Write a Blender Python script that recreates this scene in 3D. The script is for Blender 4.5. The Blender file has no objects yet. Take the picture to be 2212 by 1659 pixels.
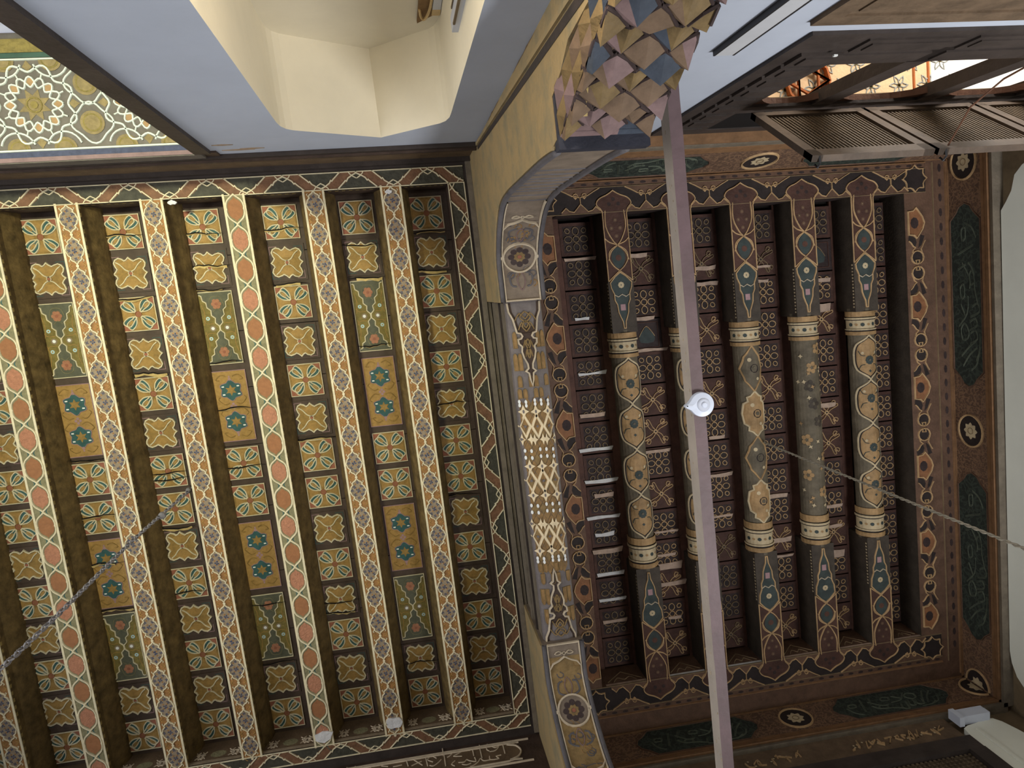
import bpy, math, random
from mathutils import Vector, Matrix
from mathutils.geometry import tessellate_polygon
random.seed(7)
sc = bpy.context.scene
col = sc.collection
PI = math.pi
EYE = 1.6                      # eye height above the floor; all heights below are above the eye
SK = 0.04026                   # the room is not quite square
CA, SA = math.cos(SK), math.sin(SK)

def S(u, v, z):                # room coordinates (across, along the beams, up from the eye) -> world
    return Vector((u*CA, u*SA + v, z + EYE))

# ------------------------------------------------------------------ camera, world, lights, exposure
cam = bpy.data.cameras.new('camera'); camo = bpy.data.objects.new('camera', cam); col.objects.link(camo)
cam.sensor_width = 36.0; cam.lens = 36*1574.5/2212; cam.clip_start = .02; cam.clip_end = 100
R_ = ((0.98123086, 0.11622162, -0.15387829), (-0.13557692, 0.98323843, -0.12190606), (0.13713092, 0.14048033, 0.98054086))
m = Matrix.Identity(4)
for i in range(3):
    m[i][0] = R_[0][i]; m[i][1] = -R_[1][i]; m[i][2] = -R_[2][i]
m[0][3], m[1][3], m[2][3] = 0, 0, EYE
camo.matrix_world = m
sc.camera = camo
sc.view_settings.view_transform = 'Standard'; sc.view_settings.look = 'None'
sc.view_settings.gamma = 1.0; sc.view_settings.use_curve_mapping = False
sc.view_settings.exposure = 0.0
sc.cycles.max_bounces = 6; sc.cycles.diffuse_bounces = 3; sc.cycles.glossy_bounces = 2; sc.cycles.transmission_bounces = 2
sc.cycles.adaptive_threshold = .03; sc.cycles.caustics_reflective = False; sc.cycles.caustics_refractive = False

w = bpy.data.worlds.new('World'); sc.world = w; w.use_nodes = True
bg = w.node_tree.nodes['Background']; bg.inputs[0].default_value = (.86, .92, 1.0, 1); bg.inputs[1].default_value = 1.0

def area(name, loc, target, sx, sy, power, color, spread=180):
    l = bpy.data.lights.new(name, 'AREA'); l.shape = 'RECTANGLE'; l.size = sx; l.size_y = sy
    l.energy = power; l.color = color; l.spread = math.radians(spread)
    o = bpy.data.objects.new(name, l); col.objects.link(o)
    p, t = S(*loc), S(*target); o.location = p
    o.rotation_euler = (t-p).to_track_quat('-Z', 'Y').to_euler()
    return o
# daylight through the big west windows, through the bay, and in the neighbouring room
area('west_window_daylight', (-6.2, 1.0, .6), (0, 1.2, 2.6), 3.2, 3.0, 165, (1.0, .97, .93))
area('bay_window_daylight', (-1.9, -1.29, -.6), (-1.35, -.30, 4.5), .45, .12, 27, (1.0, 1.0, .68), 55)
area('south_fill_light', (3.0, 2.9, -.3), (2.3, -.7, 2.9), 1.2, 1.5, 135, (.95, .97, 1.0), 110)  # added low area light, brightens the right part of the north wall
area('neighbour_room_daylight', (3.7, -2.4, 3.0), (2.9, -1.2, 4.6), 1.0, 1.0, 90, (1.0, .96, .90))

# ------------------------------------------------------------------ materials
def lin(c):
    c = c/255.0
    return c/12.92 if c <= .04045 else ((c+.055)/1.055)**2.4
MATS = {}
def mat(name, rgb, rough=.75, var=.18, scale=9.0, bump=.15, bscale=70.0, rgb2=None, thr=None, spec=.25, emit=0, metal=0):
    mt = bpy.data.materials.new(name); mt.use_nodes = True
    nt = mt.node_tree; b = nt.nodes['Principled BSDF']
    c = [lin(x) for x in rgb]
    geo = nt.nodes.new('ShaderNodeNewGeometry')
    n1 = nt.nodes.new('ShaderNodeTexNoise'); n1.inputs['Scale'].default_value = scale; n1.inputs['Detail'].default_value = 6
    n1.inputs['Roughness'].default_value = .65
    nt.links.new(geo.outputs['Position'], n1.inputs['Vector'])
    rp = nt.nodes.new('ShaderNodeValToRGB')
    if rgb2 is None:
        rp.color_ramp.elements[0].position = .3; rp.color_ramp.elements[1].position = .72
        rp.color_ramp.elements[0].color = [x*(1-var) for x in c]+[1]
        rp.color_ramp.elements[1].color = [min(1, x*(1+var)) for x in c]+[1]
    else:
        t = thr or (.45, .6)
        rp.color_ramp.elements[0].position = t[0]; rp.color_ramp.elements[1].position = t[1]
        rp.color_ramp.elements[0].color = c+[1]
        rp.color_ramp.elements[1].color = [lin(x) for x in rgb2]+[1]
    nt.links.new(n1.outputs['Fac'], rp.inputs['Fac'])
    nt.links.new(rp.outputs['Color'], b.inputs['Base Color'])
    b.inputs['Roughness'].default_value = rough; b.inputs['Specular IOR Level'].default_value = spec
    b.inputs['Metallic'].default_value = metal
    if bump:
        n2 = nt.nodes.new('ShaderNodeTexNoise'); n2.inputs['Scale'].default_value = bscale; n2.inputs['Detail'].default_value = 4
        nt.links.new(geo.outputs['Position'], n2.inputs['Vector'])
        bp = nt.nodes.new('ShaderNodeBump'); bp.inputs['Strength'].default_value = bump; bp.inputs['Distance'].default_value = .01
        nt.links.new(n2.outputs['Fac'], bp.inputs['Height']); nt.links.new(bp.outputs['Normal'], b.inputs['Normal'])
    if emit:
        b.inputs['Emission Color'].default_value = c+[1]; b.inputs['Emission Strength'].default_value = emit
    MATS[name] = mt
    return mt

def vein(name, rgb, rgb2, scale, w=(.02, .09), rough=.75):
    """carved arabesque ground: fine worm-like lines of a second colour"""
    mt = mat(name, rgb, rough=rough); nt = mt.node_tree; b = nt.nodes['Principled BSDF']
    geo = [n for n in nt.nodes if n.type == 'NEW_GEOMETRY'][0]
    nz = nt.nodes.new('ShaderNodeTexNoise'); nz.inputs['Scale'].default_value = scale; nz.inputs['Detail'].default_value = 1.5
    nt.links.new(geo.outputs['Position'], nz.inputs['Vector'])
    mth = nt.nodes.new('ShaderNodeMath'); mth.operation = 'SUBTRACT'; mth.inputs[1].default_value = .5
    ab = nt.nodes.new('ShaderNodeMath'); ab.operation = 'ABSOLUTE'
    nt.links.new(nz.outputs['Fac'], mth.inputs[0]); nt.links.new(mth.outputs[0], ab.inputs[0])
    rp = nt.nodes.new('ShaderNodeValToRGB'); rp.color_ramp.elements[0].position = w[0]; rp.color_ramp.elements[1].position = w[1]
    rp.color_ramp.elements[0].color = (1, 1, 1, 1); rp.color_ramp.elements[1].color = (0, 0, 0, 1)
    nt.links.new(ab.outputs[0], rp.inputs['Fac'])
    mx = nt.nodes.new('ShaderNodeMix'); mx.data_type = 'RGBA'
    old = b.inputs['Base Color'].links[0].from_socket
    nt.links.new(rp.outputs['Color'], mx.inputs[0]); nt.links.new(old, mx.inputs[6])
    mx.inputs[7].default_value = [lin(x) for x in rgb2]+[1]
    nt.links.new(mx.outputs[2], b.inputs['Base Color'])
    bp = [n for n in nt.nodes if n.type == 'BUMP'][0]; nt.links.new(rp.outputs['Color'], bp.inputs['Height'])
    bp.inputs['Strength'].default_value = .35; bp.inputs['Distance'].default_value = .004
    return mt

# painted ceiling
mat('brown_ground', (74, 60, 50), .6, .25, 14, .2)
mat('cream_line', (206, 194, 162), .65, .15, 20, .2, 120)
mat('ochre', (146, 116, 62), .6, .3, 40, .35, 110)
mat('orange_ochre', (142, 102, 58), .6, .3, 45, .5, 90)
mat('teal', (52, 88, 86), .6, .25, 30, .2)
mat('brick_red', (146, 92, 70), .65, .2, 40, .3)
mat('salmon', (168, 116, 88), .65, .2, 60, .8, 120)
mat('brown_red', (142, 96, 62), .65, .15, 40, .3)
mat('stone_grey', (136, 120, 98), .7, .2, 30, .3)
mat('navy', (64, 68, 88), .7, .25, 40, .2)
mat('moss', (124, 118, 88), .7, .25, 40, .5, 90)
mat('olive', (120, 106, 56), .65, .3, 40, .6, 80)
mat('dark_green', (88, 88, 72), .65, .25, 30, .2)
mat('gold', (158, 124, 68), .55, .22, 45, .4, 60)
mat('mauve', (156, 124, 126), .7, .15, 30, .1)
mat('white_dot', (226, 226, 222), .6, .05, 30, 0)
mat('sky_dot', (172, 200, 204), .6, .1, 30, 0)
mat('beam_side', (98, 80, 48), .6, .55, 16, .4, 40)
mat('dash', (150, 130, 78), .7, .3, 30, .2)
mat('border_green', (64, 62, 52), .65, .35, 30, .4)
mat('border_red', (112, 80, 58), .65, .3, 30, .4)
mat('dark_wood', (66, 52, 44), .6, .3, 12, .3, 60)
mat('moulding_grey', (112, 102, 88), .65, .25, 14, .3, 60)
mat('moulding_dark', (58, 50, 46), .6, .25, 14, .2)
mat('frieze_brown', (98, 80, 60), .65, .3, 10, .3)
mat('splinter', (206, 180, 120), .8, .2, 30, .4)
mat('crack', (22, 17, 14), .9, .1, 10, 0)
# darker ceiling
mat('r_ground', (74, 50, 42), .7, .35, 10, .4, 60)
mat('r_ground_dark', (54, 42, 40), .7, .35, 10, .4, 60)
mat('r_red_strip', (86, 58, 48), .7, .3, 14, .3)
mat('gold_line', (180, 148, 108), .65, .25, 14, .2, 90)
mat('gold_line_dim', (126, 106, 80), .7, .3, 10, .2, 90)
mat('r_orange', (132, 90, 60), .65, .3, 16, .3)
mat('r_black', (44, 36, 34), .7, .3, 14, .2)
mat('log_tan', (154, 124, 86), .65, .35, 14, .3, 60)
mat('log_grey', (94, 85, 70), .7, .35, 14, .3, 60)
mat('log_dark', (66, 58, 50), .7, .3, 14, .3)
mat('pale_ring', (182, 164, 132), .65, .2, 14, .2)
mat('r_teal', (56, 64, 62), .65, .3, 14, .2)
mat('bare_wood', (176, 152, 134), .8, .25, 20, .3)
mat('plaster_patch', (204, 202, 200), .85, .12, 24, .6, 40)
vein('r_arabesque', (92, 70, 56), (122, 94, 72), 34)
vein('cart_green', (42, 47, 42), (58, 65, 57), 26)
mat('cart_stroke', (92, 98, 84), .7, .25, 12, .2)
mat('r_moulding', (126, 94, 66), .55, .25, 16, .25, 50)
mat('r_brown_band', (96, 72, 57), .65, .3, 14, .3)
# girder and brackets
mat('girder_slate', (112, 104, 102), .7, .2, 16, .3)
mat('girder_gold', (138, 108, 68), .65, .3, 24, .3)
mat('girder_cream', (224, 204, 168), .65, .12, 24, .2)
mat('bracket_wood', (122, 108, 94), .7, .25, 12, .35, 50)
mat('bracket_ochre', (134, 110, 72), .7, .3, 20, .3)
mat('bracket_line', (190, 174, 150), .7, .2, 20, .2)
mat('bracket_edge', (92, 88, 90), .65, .2, 14, .2)
mat('ochre_plaster', (154, 132, 94), .8, .22, 8, .5, 30, rgb2=(128, 118, 92), thr=(.45, .68))
mat('navy_board', (48, 49, 58), .6, .25, 10, .2)
mat('mq_gold', (114, 94, 62), .65, .3, 18, .3)
mat('mq_pink', (122, 100, 98), .7, .2, 18, .2)
mat('mq_blue', (62, 68, 78), .7, .25, 18, .2)
mat('mq_brown', (108, 88, 70), .7, .25, 18, .2)
mat('mq_rib', (64, 52, 50), .7, .25, 18, .2)
# walls and fittings
mat('white_plaster', (178, 183, 194), .9, .06, 2.2, .12, 14)
mat('cream_plaster', (226, 216, 192), .9, .06, 2.2, .1, 14)
mat('east_plaster', (220, 220, 208), .9, .05, 2.0, .1, 14)
mat('stained_plaster', (112, 96, 74), .9, .3, 5, .4, 20)
mat('raw_edge', (150, 128, 104), .9, .3, 12, .5, 40)
mat('door_wood', (62, 54, 50), .55, .3, 7, .3, 30)
mat('shutter_wood', (84, 70, 58), .6, .3, 9, .25, 40)
mat('lattice_wood', (96, 82, 66), .6, .3, 16, .2)
mat('dusty_wood', (100, 82, 64), .8, .35, 10, .4, 40)
mat('arch_wood', (92, 62, 46), .6, .25, 9, .2)
mat('black_gap', (20, 16, 15), .9, .1, 5, 0)
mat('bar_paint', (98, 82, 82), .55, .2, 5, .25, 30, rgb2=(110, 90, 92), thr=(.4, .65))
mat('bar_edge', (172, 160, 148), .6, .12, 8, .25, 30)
mat('white_plastic', (202, 208, 222), .35, .02, 5, 0, spec=.5)
mat('grey_plastic', (186, 190, 202), .35, .03, 5, 0, spec=.5)
mat('conduit_white', (190, 190, 192), .5, .08, 6, 0, spec=.4)
mat('black_metal', (36, 34, 36), .5, .1, 6, 0, spec=.5)
mat('chain_metal', (138, 134, 136), .45, .2, 30, .2, spec=.5, metal=.35)
mat('rope', (148, 140, 124), .85, .25, 40, .4, 200)
mat('box_brown', (126, 96, 60), .7, .3, 18, .3)
mat('brass', (186, 156, 104), .45, .15, 18, .1, spec=.5)
mat('floor_stone', (150, 140, 126), .8, .15, 3, .2, 20)
mat('pink_ceiling', (214, 180, 140), .8, .12, 8, .2)
mat('blue_grey_paint', (150, 150, 142), .8, .2, 14, .2)
mat('rust_lattice', (166, 92, 44), .7, .2, 12, .2)
mat('bright_plaster', (240, 236, 226), .9, .03, 3, 0)
mat('window_glass_pale', (214, 218, 232), .4, .06, 8, 0, emit=.25)  # emission put in for daylight behind the bay glass
mat('window_glass_blue', (150, 162, 190), .4, .1, 8, 0, emit=.15)  # weaker emission, same stand-in for backlight
mat('bay_green', (52, 78, 66), .6, .2, 14, .1)
mat('bay_ground', (98, 92, 84), .7, .2, 14, .2)
mat('bay_gold', (126, 110, 72), .6, .25, 30, .5, 60)
mat('bay_tan', (152, 122, 86), .7, .15, 24, .2)
mat('bay_line', (196, 202, 188), .7, .08, 20, .2)
mat('bulb', (255, 214, 150), .4, 0, 5, 0, emit=14)

# ------------------------------------------------------------------ mesh builder
class MB:
    def __init__(s, mp=None):
        s.v = []; s.f = []; s.m = []; s.names = []; s.mp = mp or (lambda x, y, h: (x, y, -h))
    def mi(s, n):
        if n not in s.names: s.names.append(n)
        return s.names.index(n)
    def raw(s, pts, faces, n):
        b = len(s.v); s.v += [tuple(p) for p in pts]; k = s.mi(n)
        for f in faces: s.f.append([b+i for i in f]); s.m.append(k)
    def box(s, a, b, n):
        x0, y0, z0 = a; x1, y1, z1 = b
        s.raw([(x0,y0,z0),(x1,y0,z0),(x1,y1,z0),(x0,y1,z0),(x0,y0,z1),(x1,y0,z1),(x1,y1,z1),(x0,y1,z1)],
              [(0,3,2,1),(4,5,6,7),(0,1,5,4),(1,2,6,5),(2,3,7,6),(3,0,4,7)], n)
    def extr(s, pts, d, n):
        """extrude a closed polygon of 3D points by vector d (both ends capped)"""
        k = len(pts); tr = tessellate_polygon([[Vector(p) for p in pts]])
        q = [tuple(Vector(p)+Vector(d)) for p in pts]
        s.raw(list(pts)+q, [tuple(t) for t in tr]+[tuple(i+k for i in t) for t in tr]+[(i, (i+1) % k, k+(i+1) % k, k+i) for i in range(k)], n)
    def bar(s, p, q, w, t, n, up=(0, 0, 1)):
        p, q = Vector(p), Vector(q); d = (q-p).normalized(); up = Vector(up)
        a = d.cross(up)
        if a.length < 1e-4: a = d.cross(Vector((1, 0, 0)))
        a.normalize(); b = a.cross(d).normalized(); a *= w/2; b *= t/2
        s.raw([p-a-b, p+a-b, p+a+b, p-a+b, q-a-b, q+a-b, q+a+b, q-a+b],
              [(0,3,2,1),(4,5,6,7),(0,1,5,4),(1,2,6,5),(2,3,7,6),(3,0,4,7)], n)
    def tube(s, pts, r, n, k=8, closed=False):
        P = [Vector(p) for p in pts]; N = len(P); rings = []
        for i in range(N):
            if closed: d = P[(i+1) % N]-P[i-1]
            else: d = P[min(i+1, N-1)]-P[max(i-1, 0)]
            d.normalize(); a = d.cross(Vector((0, 0, 1)))
            if a.length < .05: a = d.cross(Vector((1, 0, 0)))
            a.normalize(); b = d.cross(a)
            rr = r[i] if isinstance(r, (list, tuple)) else r
            rings.append([P[i]+(a*math.cos(2*PI*j/k)+b*math.sin(2*PI*j/k))*rr for j in range(k)])
        fs = []
        for i in range(N if closed else N-1):
            for j in range(k):
                fs.append((i*k+j, i*k+(j+1) % k, ((i+1) % N)*k+(j+1) % k, ((i+1) % N)*k+j))
        if not closed: fs += [tuple(range(k)), tuple(range((N-1)*k, N*k))]
        s.raw([p for r_ in rings for p in r_], fs, n)
    # --- ornament drawn in the local plane (x, y) at height h above the surface
    def fill(s, pts, h, n):
        if len(pts) <= 4: tr = [tuple(range(len(pts)))]
        else: tr = [tuple(t) for t in tessellate_polygon([[Vector((p[0], p[1], 0)) for p in pts]])]
        s.raw([s.mp(x, y, h) for x, y in pts], tr, n)
    def rect(s, x0, y0, x1, y1, h, n): s.fill([(x0,y0),(x1,y0),(x1,y1),(x0,y1)], h, n)
    def rib(s, pts, w, h, n, closed=False, h0=0.0):
        P = [Vector((p[0], p[1])) for p in pts]
        P = [p for i, p in enumerate(P) if i == 0 or (p-P[i-1]).length > 1e-5]
        N = len(P)
        if N < 2: return
        V = []
        for i in range(N):
            if closed: a, b = P[i]-P[i-1], P[(i+1) % N]-P[i]
            else:
                a = P[i]-P[i-1] if i else P[1]-P[0]; b = P[i+1]-P[i] if i < N-1 else a
            if a.length < 1e-6: a = b
            if b.length < 1e-6: b = a
            a, b = a.normalized(), b.normalized(); t = a+b
            t = t.normalized() if t.length > .3 else a
            nn = Vector((-t.y, t.x)); c = max(.5, nn.dot(Vector((-a.y, a.x)))); hw = w/2/c
            for k, hh in ((-1, h0), (-.55, h), (.55, h), (1, h0)):
                p = P[i]+nn*hw*k; V.append(s.mp(p.x, p.y, hh))
        F = []
        for i in range(N if closed else N-1):
            j = (i+1) % N
            for k in range(3): F.append((i*4+k, i*4+k+1, j*4+k+1, j*4+k))
        s.raw(V, F, n)
    def disc(s, x, y, r, h, n, k=12, ry=None):
        s.fill([(x+r*math.cos(2*PI*i/k), y+(ry or r)*math.sin(2*PI*i/k)) for i in range(k)], h, n)
    def ring(s, x, y, r, w, h, n, k=16, ry=None):
        s.rib([(x+r*math.cos(2*PI*i/k), y+(ry or r)*math.sin(2*PI*i/k)) for i in range(k)], w, h, n, True)

WL = {}
def build(name, mb, parent=None, loc=(0, 0, 0), smooth=False, local=False):
    """mesh vertices are given in room coordinates (or relative to loc when local)"""
    me = bpy.data.meshes.new(name)
    l = Vector((0, 0, 0)) if local else Vector(loc)
    vs = [(((x-l.x)*CA), ((x-l.x)*SA+(y-l.y)), (z-l.z)) for x, y, z in mb.v]
    me.from_pydata(vs, [], mb.f)
    for n in mb.names: me.materials.append(MATS[n])
    me.polygons.foreach_set('material_index', mb.m)
    if smooth: me.polygons.foreach_set('use_smooth', [True]*len(me.polygons))
    me.update()
    return place(name, me, parent, loc)
def place(name, data, parent, loc):
    o = bpy.data.objects.new(name, data); col.objects.link(o)
    wl = S(*loc); WL[o.name] = wl
    if parent is not None: o.parent = parent; o.location = wl-WL[parent.name]
    else: o.location = wl
    return o
def empty(name, loc): return place(name, None, None, loc)
def tag(o, label=None, cat=None, kind=None, group=None):
    if label: o['label'] = label
    if cat: o['category'] = cat
    if kind: o['kind'] = kind
    if group: o['group'] = group
    return o

def cr(pts, n=5, closed=False):
    """Catmull-Rom through points"""
    out = []; N = len(pts)
    g = (lambda i: pts[i % N]) if closed else (lambda i: pts[max(0, min(N-1, i))])
    for i in range(N if closed else N-1):
        p0, p1, p2, p3 = g(i-1), g(i), g(i+1), g(i+2)
        for k in range(n):
            t = k/n
            out.append(tuple(.5*(2*b+(c-a)*t+(2*a-5*b+4*c-d)*t*t+(3*b-a-3*c+d)*t**3) for a, b, c, d in zip(p0, p1, p2, p3)))
    if not closed: out.append(tuple(pts[-1]))
    return out
def arc(x, y, r, a0, a1, k=8, ry=None):
    return [(x+r*math.cos(math.radians(a0+(a1-a0)*i/k)), y+(ry or r)*math.sin(math.radians(a0+(a1-a0)*i/k))) for i in range(k+1)]
def mir(pts, sx=1, sy=1): return [(x*sx, y*sy) for x, y in pts]
def sh(pts, dx=0, dy=0): return [(x+dx, y+dy) for x, y in pts]
def rot(pts, a):
    c, s_ = math.cos(a), math.sin(a); return [(x*c-y*s_, x*s_+y*c) for x, y in pts]

H = 4.5          # underside of the beams
HP = 4.72        # boards between the beams

# ------------------------------------------------------------------ the left ceiling: painted panels
def slab(mb, x, y, h, n):
    mb.box((-x, -y, -h), (x, y, .004), n)
def panel_star():
    mb = MB(); a = .1; slab(mb, a, a, .004, 'ochre')
    t = .005
    for q in range(4):
        r = q*PI/2
        mb.fill(rot([(a*.98, a*.98), (a*.98, a*.5), (a*.5, a*.98)], r), t-.0006, 'brick_red')
        # gold spandrel between two petals
        mb.fill(rot([(0, a*.30), (a*.34, a*.86), (-a*.34, a*.86)], r), t-.0003, 'gold')
        leaf = cr([(.019, .012), (.014, .036), (.022, .066), (.048, .092), (.066, .080), (.074, .060), (.060, .042), (.036, .026)], 3, True)
        lf2 = [(y_, x_) for x_, y_ in leaf]
        mb.fill(rot(leaf, r), t, 'teal'); mb.fill(rot(lf2, r), t+.0004, 'teal')
        mb.fill(rot(cr([(.036, .036), (.058, .046), (.070, .070), (.046, .058)], 3, True), r), t+.001, 'gold')
        mb.rib(rot(leaf, r), .0085, .0105, 'cream_line', True, h0=t)
        mb.rib(rot(lf2, r), .0085, .0112, 'cream_line', True, h0=t)
    mb.disc(0, 0, .017, t+.001, 'brick_red', 14); mb.ring(0, 0, .018, .005, .009, 'orange_ochre', 14); mb.disc(0, 0, .008, t+.002, 'brown_red', 10)
    mb.rib([(-a, -a), (a, -a), (a, a), (-a, a)], .007, .008, 'cream_line', True, h0=.003)
    return mb
def panel_rosette():
    mb = MB(); a = .112; slab(mb, a, .113, .0035, 'brown_ground')
    s_ = .094
    q = [(0, 1.0), (.13, .86), (.26, .80), (.40, .92), (.60, .98), (.80, .88), (.90, .68), (.84, .46), (.76, .30), (.86, .14)]
    out = []
    for k in range(4): out += rot([(x*s_, y*s_) for x, y in q], -k*PI/2)
    for k in range(4):
        mb.rib(rot([(.050, .099), (.096, .099), (.096, .050)], k*PI/2), .004, .0045, ('mauve', 'teal')[k % 2], h0=.003)
    mb.fill(out, .0045, 'ochre')
    mb.rib(out, .0105, .012, 'cream_line', True, h0=.003)
    for sy in (1, -1):
        mb.rib(mir(cr([(-.074, .070), (-.050, .052), (-.026, .022), (0, .012), (.026, .022), (.050, .052), (.074, .070)], 3), 1, sy), .0088, .0105, 'cream_line', h0=.004)
        mb.fill(mir([(-.05, .06), (-.02, .032), (.02, .032), (.05, .06), (.0, .085)], 1, sy), .0052, 'gold')
    mb.disc(0, 0, .010, .006, 'brick_red', 10); mb.ring(0, 0, .0125, .0065, .0105, 'cream_line', 12)
    return mb
def panel_green():
    mb = MB(); a, b = .1, .222; slab(mb, a, b, .004, 'dark_green'); t = .005
    side = [(-.094, .205), (-.080, .200), (-.076, .170), (-.058, .158), (-.056, .128), (-.036, .110), (-.038, .080), (-.018, .062), (-.022, .034), (-.004, .016), (-.002, 0)]
    sc_ = side+[(x, -y) for x, y in side[::-1][1:]]
    for sx in (1, -1):
        pl = [(x*sx, y) for x, y in sc_]
        mb.fill(pl+[(-.096*sx, -.205), (-.096*sx, .205)], t, 'olive')
        mb.rib(cr(pl, 2), .008, .011, 'cream_line', h0=t)
        mb.disc(-.042*sx, 0, .018, t+.001, 'stone_grey', 10); mb.disc(-.042*sx, 0, .010, t+.002, 'white_dot', 8)
        for sy in (1, -1):
            mb.disc(-.062*sx, .062*sy, .012, t+.001, 'sky_dot', 8); mb.disc(-.062*sx, .062*sy, .005, t+.002, 'gold', 6)
            mb.rib(cr([(-.088*sx, .02*sy), (-.076*sx, .09*sy), (-.088*sx, .15*sy)], 3), .004, .0065, 'gold', h0=t)
            mb.rib(cr([(-.030*sx, .03*sy), (-.07*sx, .03*sy), (-.088*sx, .05*sy)], 3), .004, .0065, 'gold', h0=t)
    for sy in (1, -1):
        for k in range(6):
            an = k*PI/3
            mb.disc(.018*math.cos(an), .148*sy+.020*math.sin(an), .013, t+.0008+.0001*k, 'salmon', 8)
        mb.disc(0, .148*sy, .010, t+.002, 'brick_red', 8)
        mb.rib(cr([(-.045, .13*sy), (-.03, .185*sy), (0, .196*sy), (.03, .185*sy), (.045, .13*sy)], 3), .004, .0065, 'moss', h0=t)
        mb.rib(cr([(-.026, .10*sy), (0, .118*sy), (.026, .10*sy)], 3), .004, .0065, 'moss', h0=t)
    mb.rib([(-a, -b), (a, -b), (a, b), (-a, b)], .007, .008, 'cream_line', True, h0=.003)
    return mb
def panel_gold():
    mb = MB(); a, b = .1, .222; slab(mb, a, b, .004, 'gold'); t = .005
    mb.rib([(-a, -b), (a, -b), (a, b), (-a, b)], .006, .0055, 'mauve', True, h0=.003)
    for sy in (1, -1):
        cy = .100*sy; pts = []
        for k in range(6):
            an = PI/2*sy+k*PI/3
            for da, r in ((-.42, .052), (-.2, .062), (0, .068), (.2, .062)):
                pts.append((r*1.05*math.cos(an+da), cy+r*math.sin(an+da)))
        mb.fill(pts, t, 'teal'); mb.rib(pts, .005, .007, 'mauve', True, h0=t-.001)
        st = []
        for k in range(12):
            an = PI/2+k*PI/6; r = .036 if k % 2 == 0 else .018
            st.append((r*math.cos(an), cy+r*math.sin(an)))
        mb.fill(st, t+.001, 'ochre')
        for k in range(6):
            an = PI/6+k*PI/3; x, y = .052*math.cos(an), cy+.050*math.sin(an)
            if k in (0, 2, 3, 5): mb.fill([(x-.0075, y-.004), (x+.0075, y-.004), (x+.0075, y+.004), (x-.0075, y+.004)], t+.0018, 'white_dot')
        mb.disc(0, .170*sy, .010, t+.0006, 'mauve', 6); mb.disc(0, .186*sy, .006, t+.0006, 'mauve', 6)
        for sx in (1, -1):
            mb.rib(cr([(.02*sx, .188*sy), (.05*sx, .198*sy), (.08*sx, .17*sy), (.06*sx, .165*sy)], 3), .006, .0085, 'ochre', h0=t-.001)
            mb.rib(cr([(.02*sx, .02*sy), (.05*sx, .012*sy), (.082*sx, .045*sy), (.07*sx, .06*sy)], 3), .006, .0085, 'ochre', h0=t-.001)
    for k in range(4):
        mb.disc(.012*math.cos(k*PI/2), .014*math.sin(k*PI/2), .009, t+.0006+.0001*k, 'mauve', 6)
    return mb
PANEL = {}
def panel_mesh(kind):
    if kind not in PANEL:
        fn = {'S': panel_star, 'R': panel_rosette, 'G': panel_green, 'B': panel_gold}[kind]
        o = build('panel', fn(), None, (0, 0, 0), local=True); PANEL[kind] = o.data
        bpy.data.objects.remove(o)
    return PANEL[kind]

UB = [-1.815+.449*k for k in range(-3, 5)]          # left edges of the flat beams
BW = .125
VN, VS = -.63, 2.835                                # inner ends of the beams
CEIL_L = empty('ceiling', (-1.4, 1.1, HP)); tag(CEIL_L, 'coffered ceiling of flat painted beams and cream-outlined panels, beside the carved girder', kind='structure')
SEQ_A = 'SRSRSRSSRSRSRS'; SEQ_B = 'SRGgBbSSBbGgRS'
coffers = []
for i in range(len(UB)):
    k = i-3
    c0 = UB[i]+BW
    c1 = UB[i+1] if i+1 < len(UB) else .395
    uc = {0: -1.553, 1: -1.100, 2: -.643, 3: -.184, 4: .247}.get(k, -1.553+.455*k)
    coffers.append((c0, c1, uc, SEQ_A if k % 2 == 0 else SEQ_B))
J0, DJ = -.486, .2451
rnd = random.Random(3)
for ci, (c0, c1, uc, seq) in enumerate(coffers):
    # backing planks, each its own board
    vs = [VN-.03+(VS+.06-VN)*q/9+(rnd.uniform(-.05, .05) if 0 < q < 9 else 0) for q in range(10)]
    for q in range(9):
        mb = MB(); e = .002
        mb.box((c0-.14, vs[q]+e, HP-.0005+rnd.uniform(0, .003)), (c1+.10, vs[q+1]-e, HP+.02), 'brown_ground')
        build('plank', mb, CEIL_L, ((c0+c1)/2, (vs[q]+vs[q+1])/2, HP))
    for j, ch in enumerate(seq):
        if ch in 'gb': continue
        v = J0+DJ*j+(DJ/2 if ch in 'GB' else 0)
        if uc < -2.2 and v < 1.2: pass
        place('panel', panel_mesh(ch), CEIL_L, (uc, v, HP-.0015))
back = MB(); back.box((-3.4, -.75, HP+.03), (.5, 2.95, HP+.05), 'crack'); build('backing_board', back, CEIL_L, (-1.4, 1.1, HP))

def beam_base(mb, L):
    d = HP-H
    mb.box((0, 0, 0), (BW, L, d+.01), 'beam_side')
    for x0, x1 in ((.0, .012), (BW-.012, BW)):
        mb.box((x0, 0, -.006), (x1, L, .0), 'cream_line')
    mb.box((.012, 0, -.0025), (BW-.012, L, 0), 'orange_ochre')
    n = int(L/.045)
    for i in range(n):
        y = (i+.25)*L/n
        for x in (-.0015, BW-.0015):
            mb.box((x, y, .003), (x+.003, y+.022, .018), 'dash')
    # quarter-round cove along each side, up to the boards
    for sx, x in ((-1, 0), (1, BW)):
        prof = [(x, d*.30)]+[(x+sx*.045*math.sin(t*PI/2/5), d*.30+d*.72*(t/5)) for t in range(6)]
        for a, b in zip(prof[:-1], prof[1:]):
            mb.raw([(a[0], 0, a[1]), (b[0], 0, b[1]), (b[0], L, b[1]), (a[0], L, a[1])], [(0, 1, 2, 3)], 'beam_side')
LB = VS-VN+.02
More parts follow.
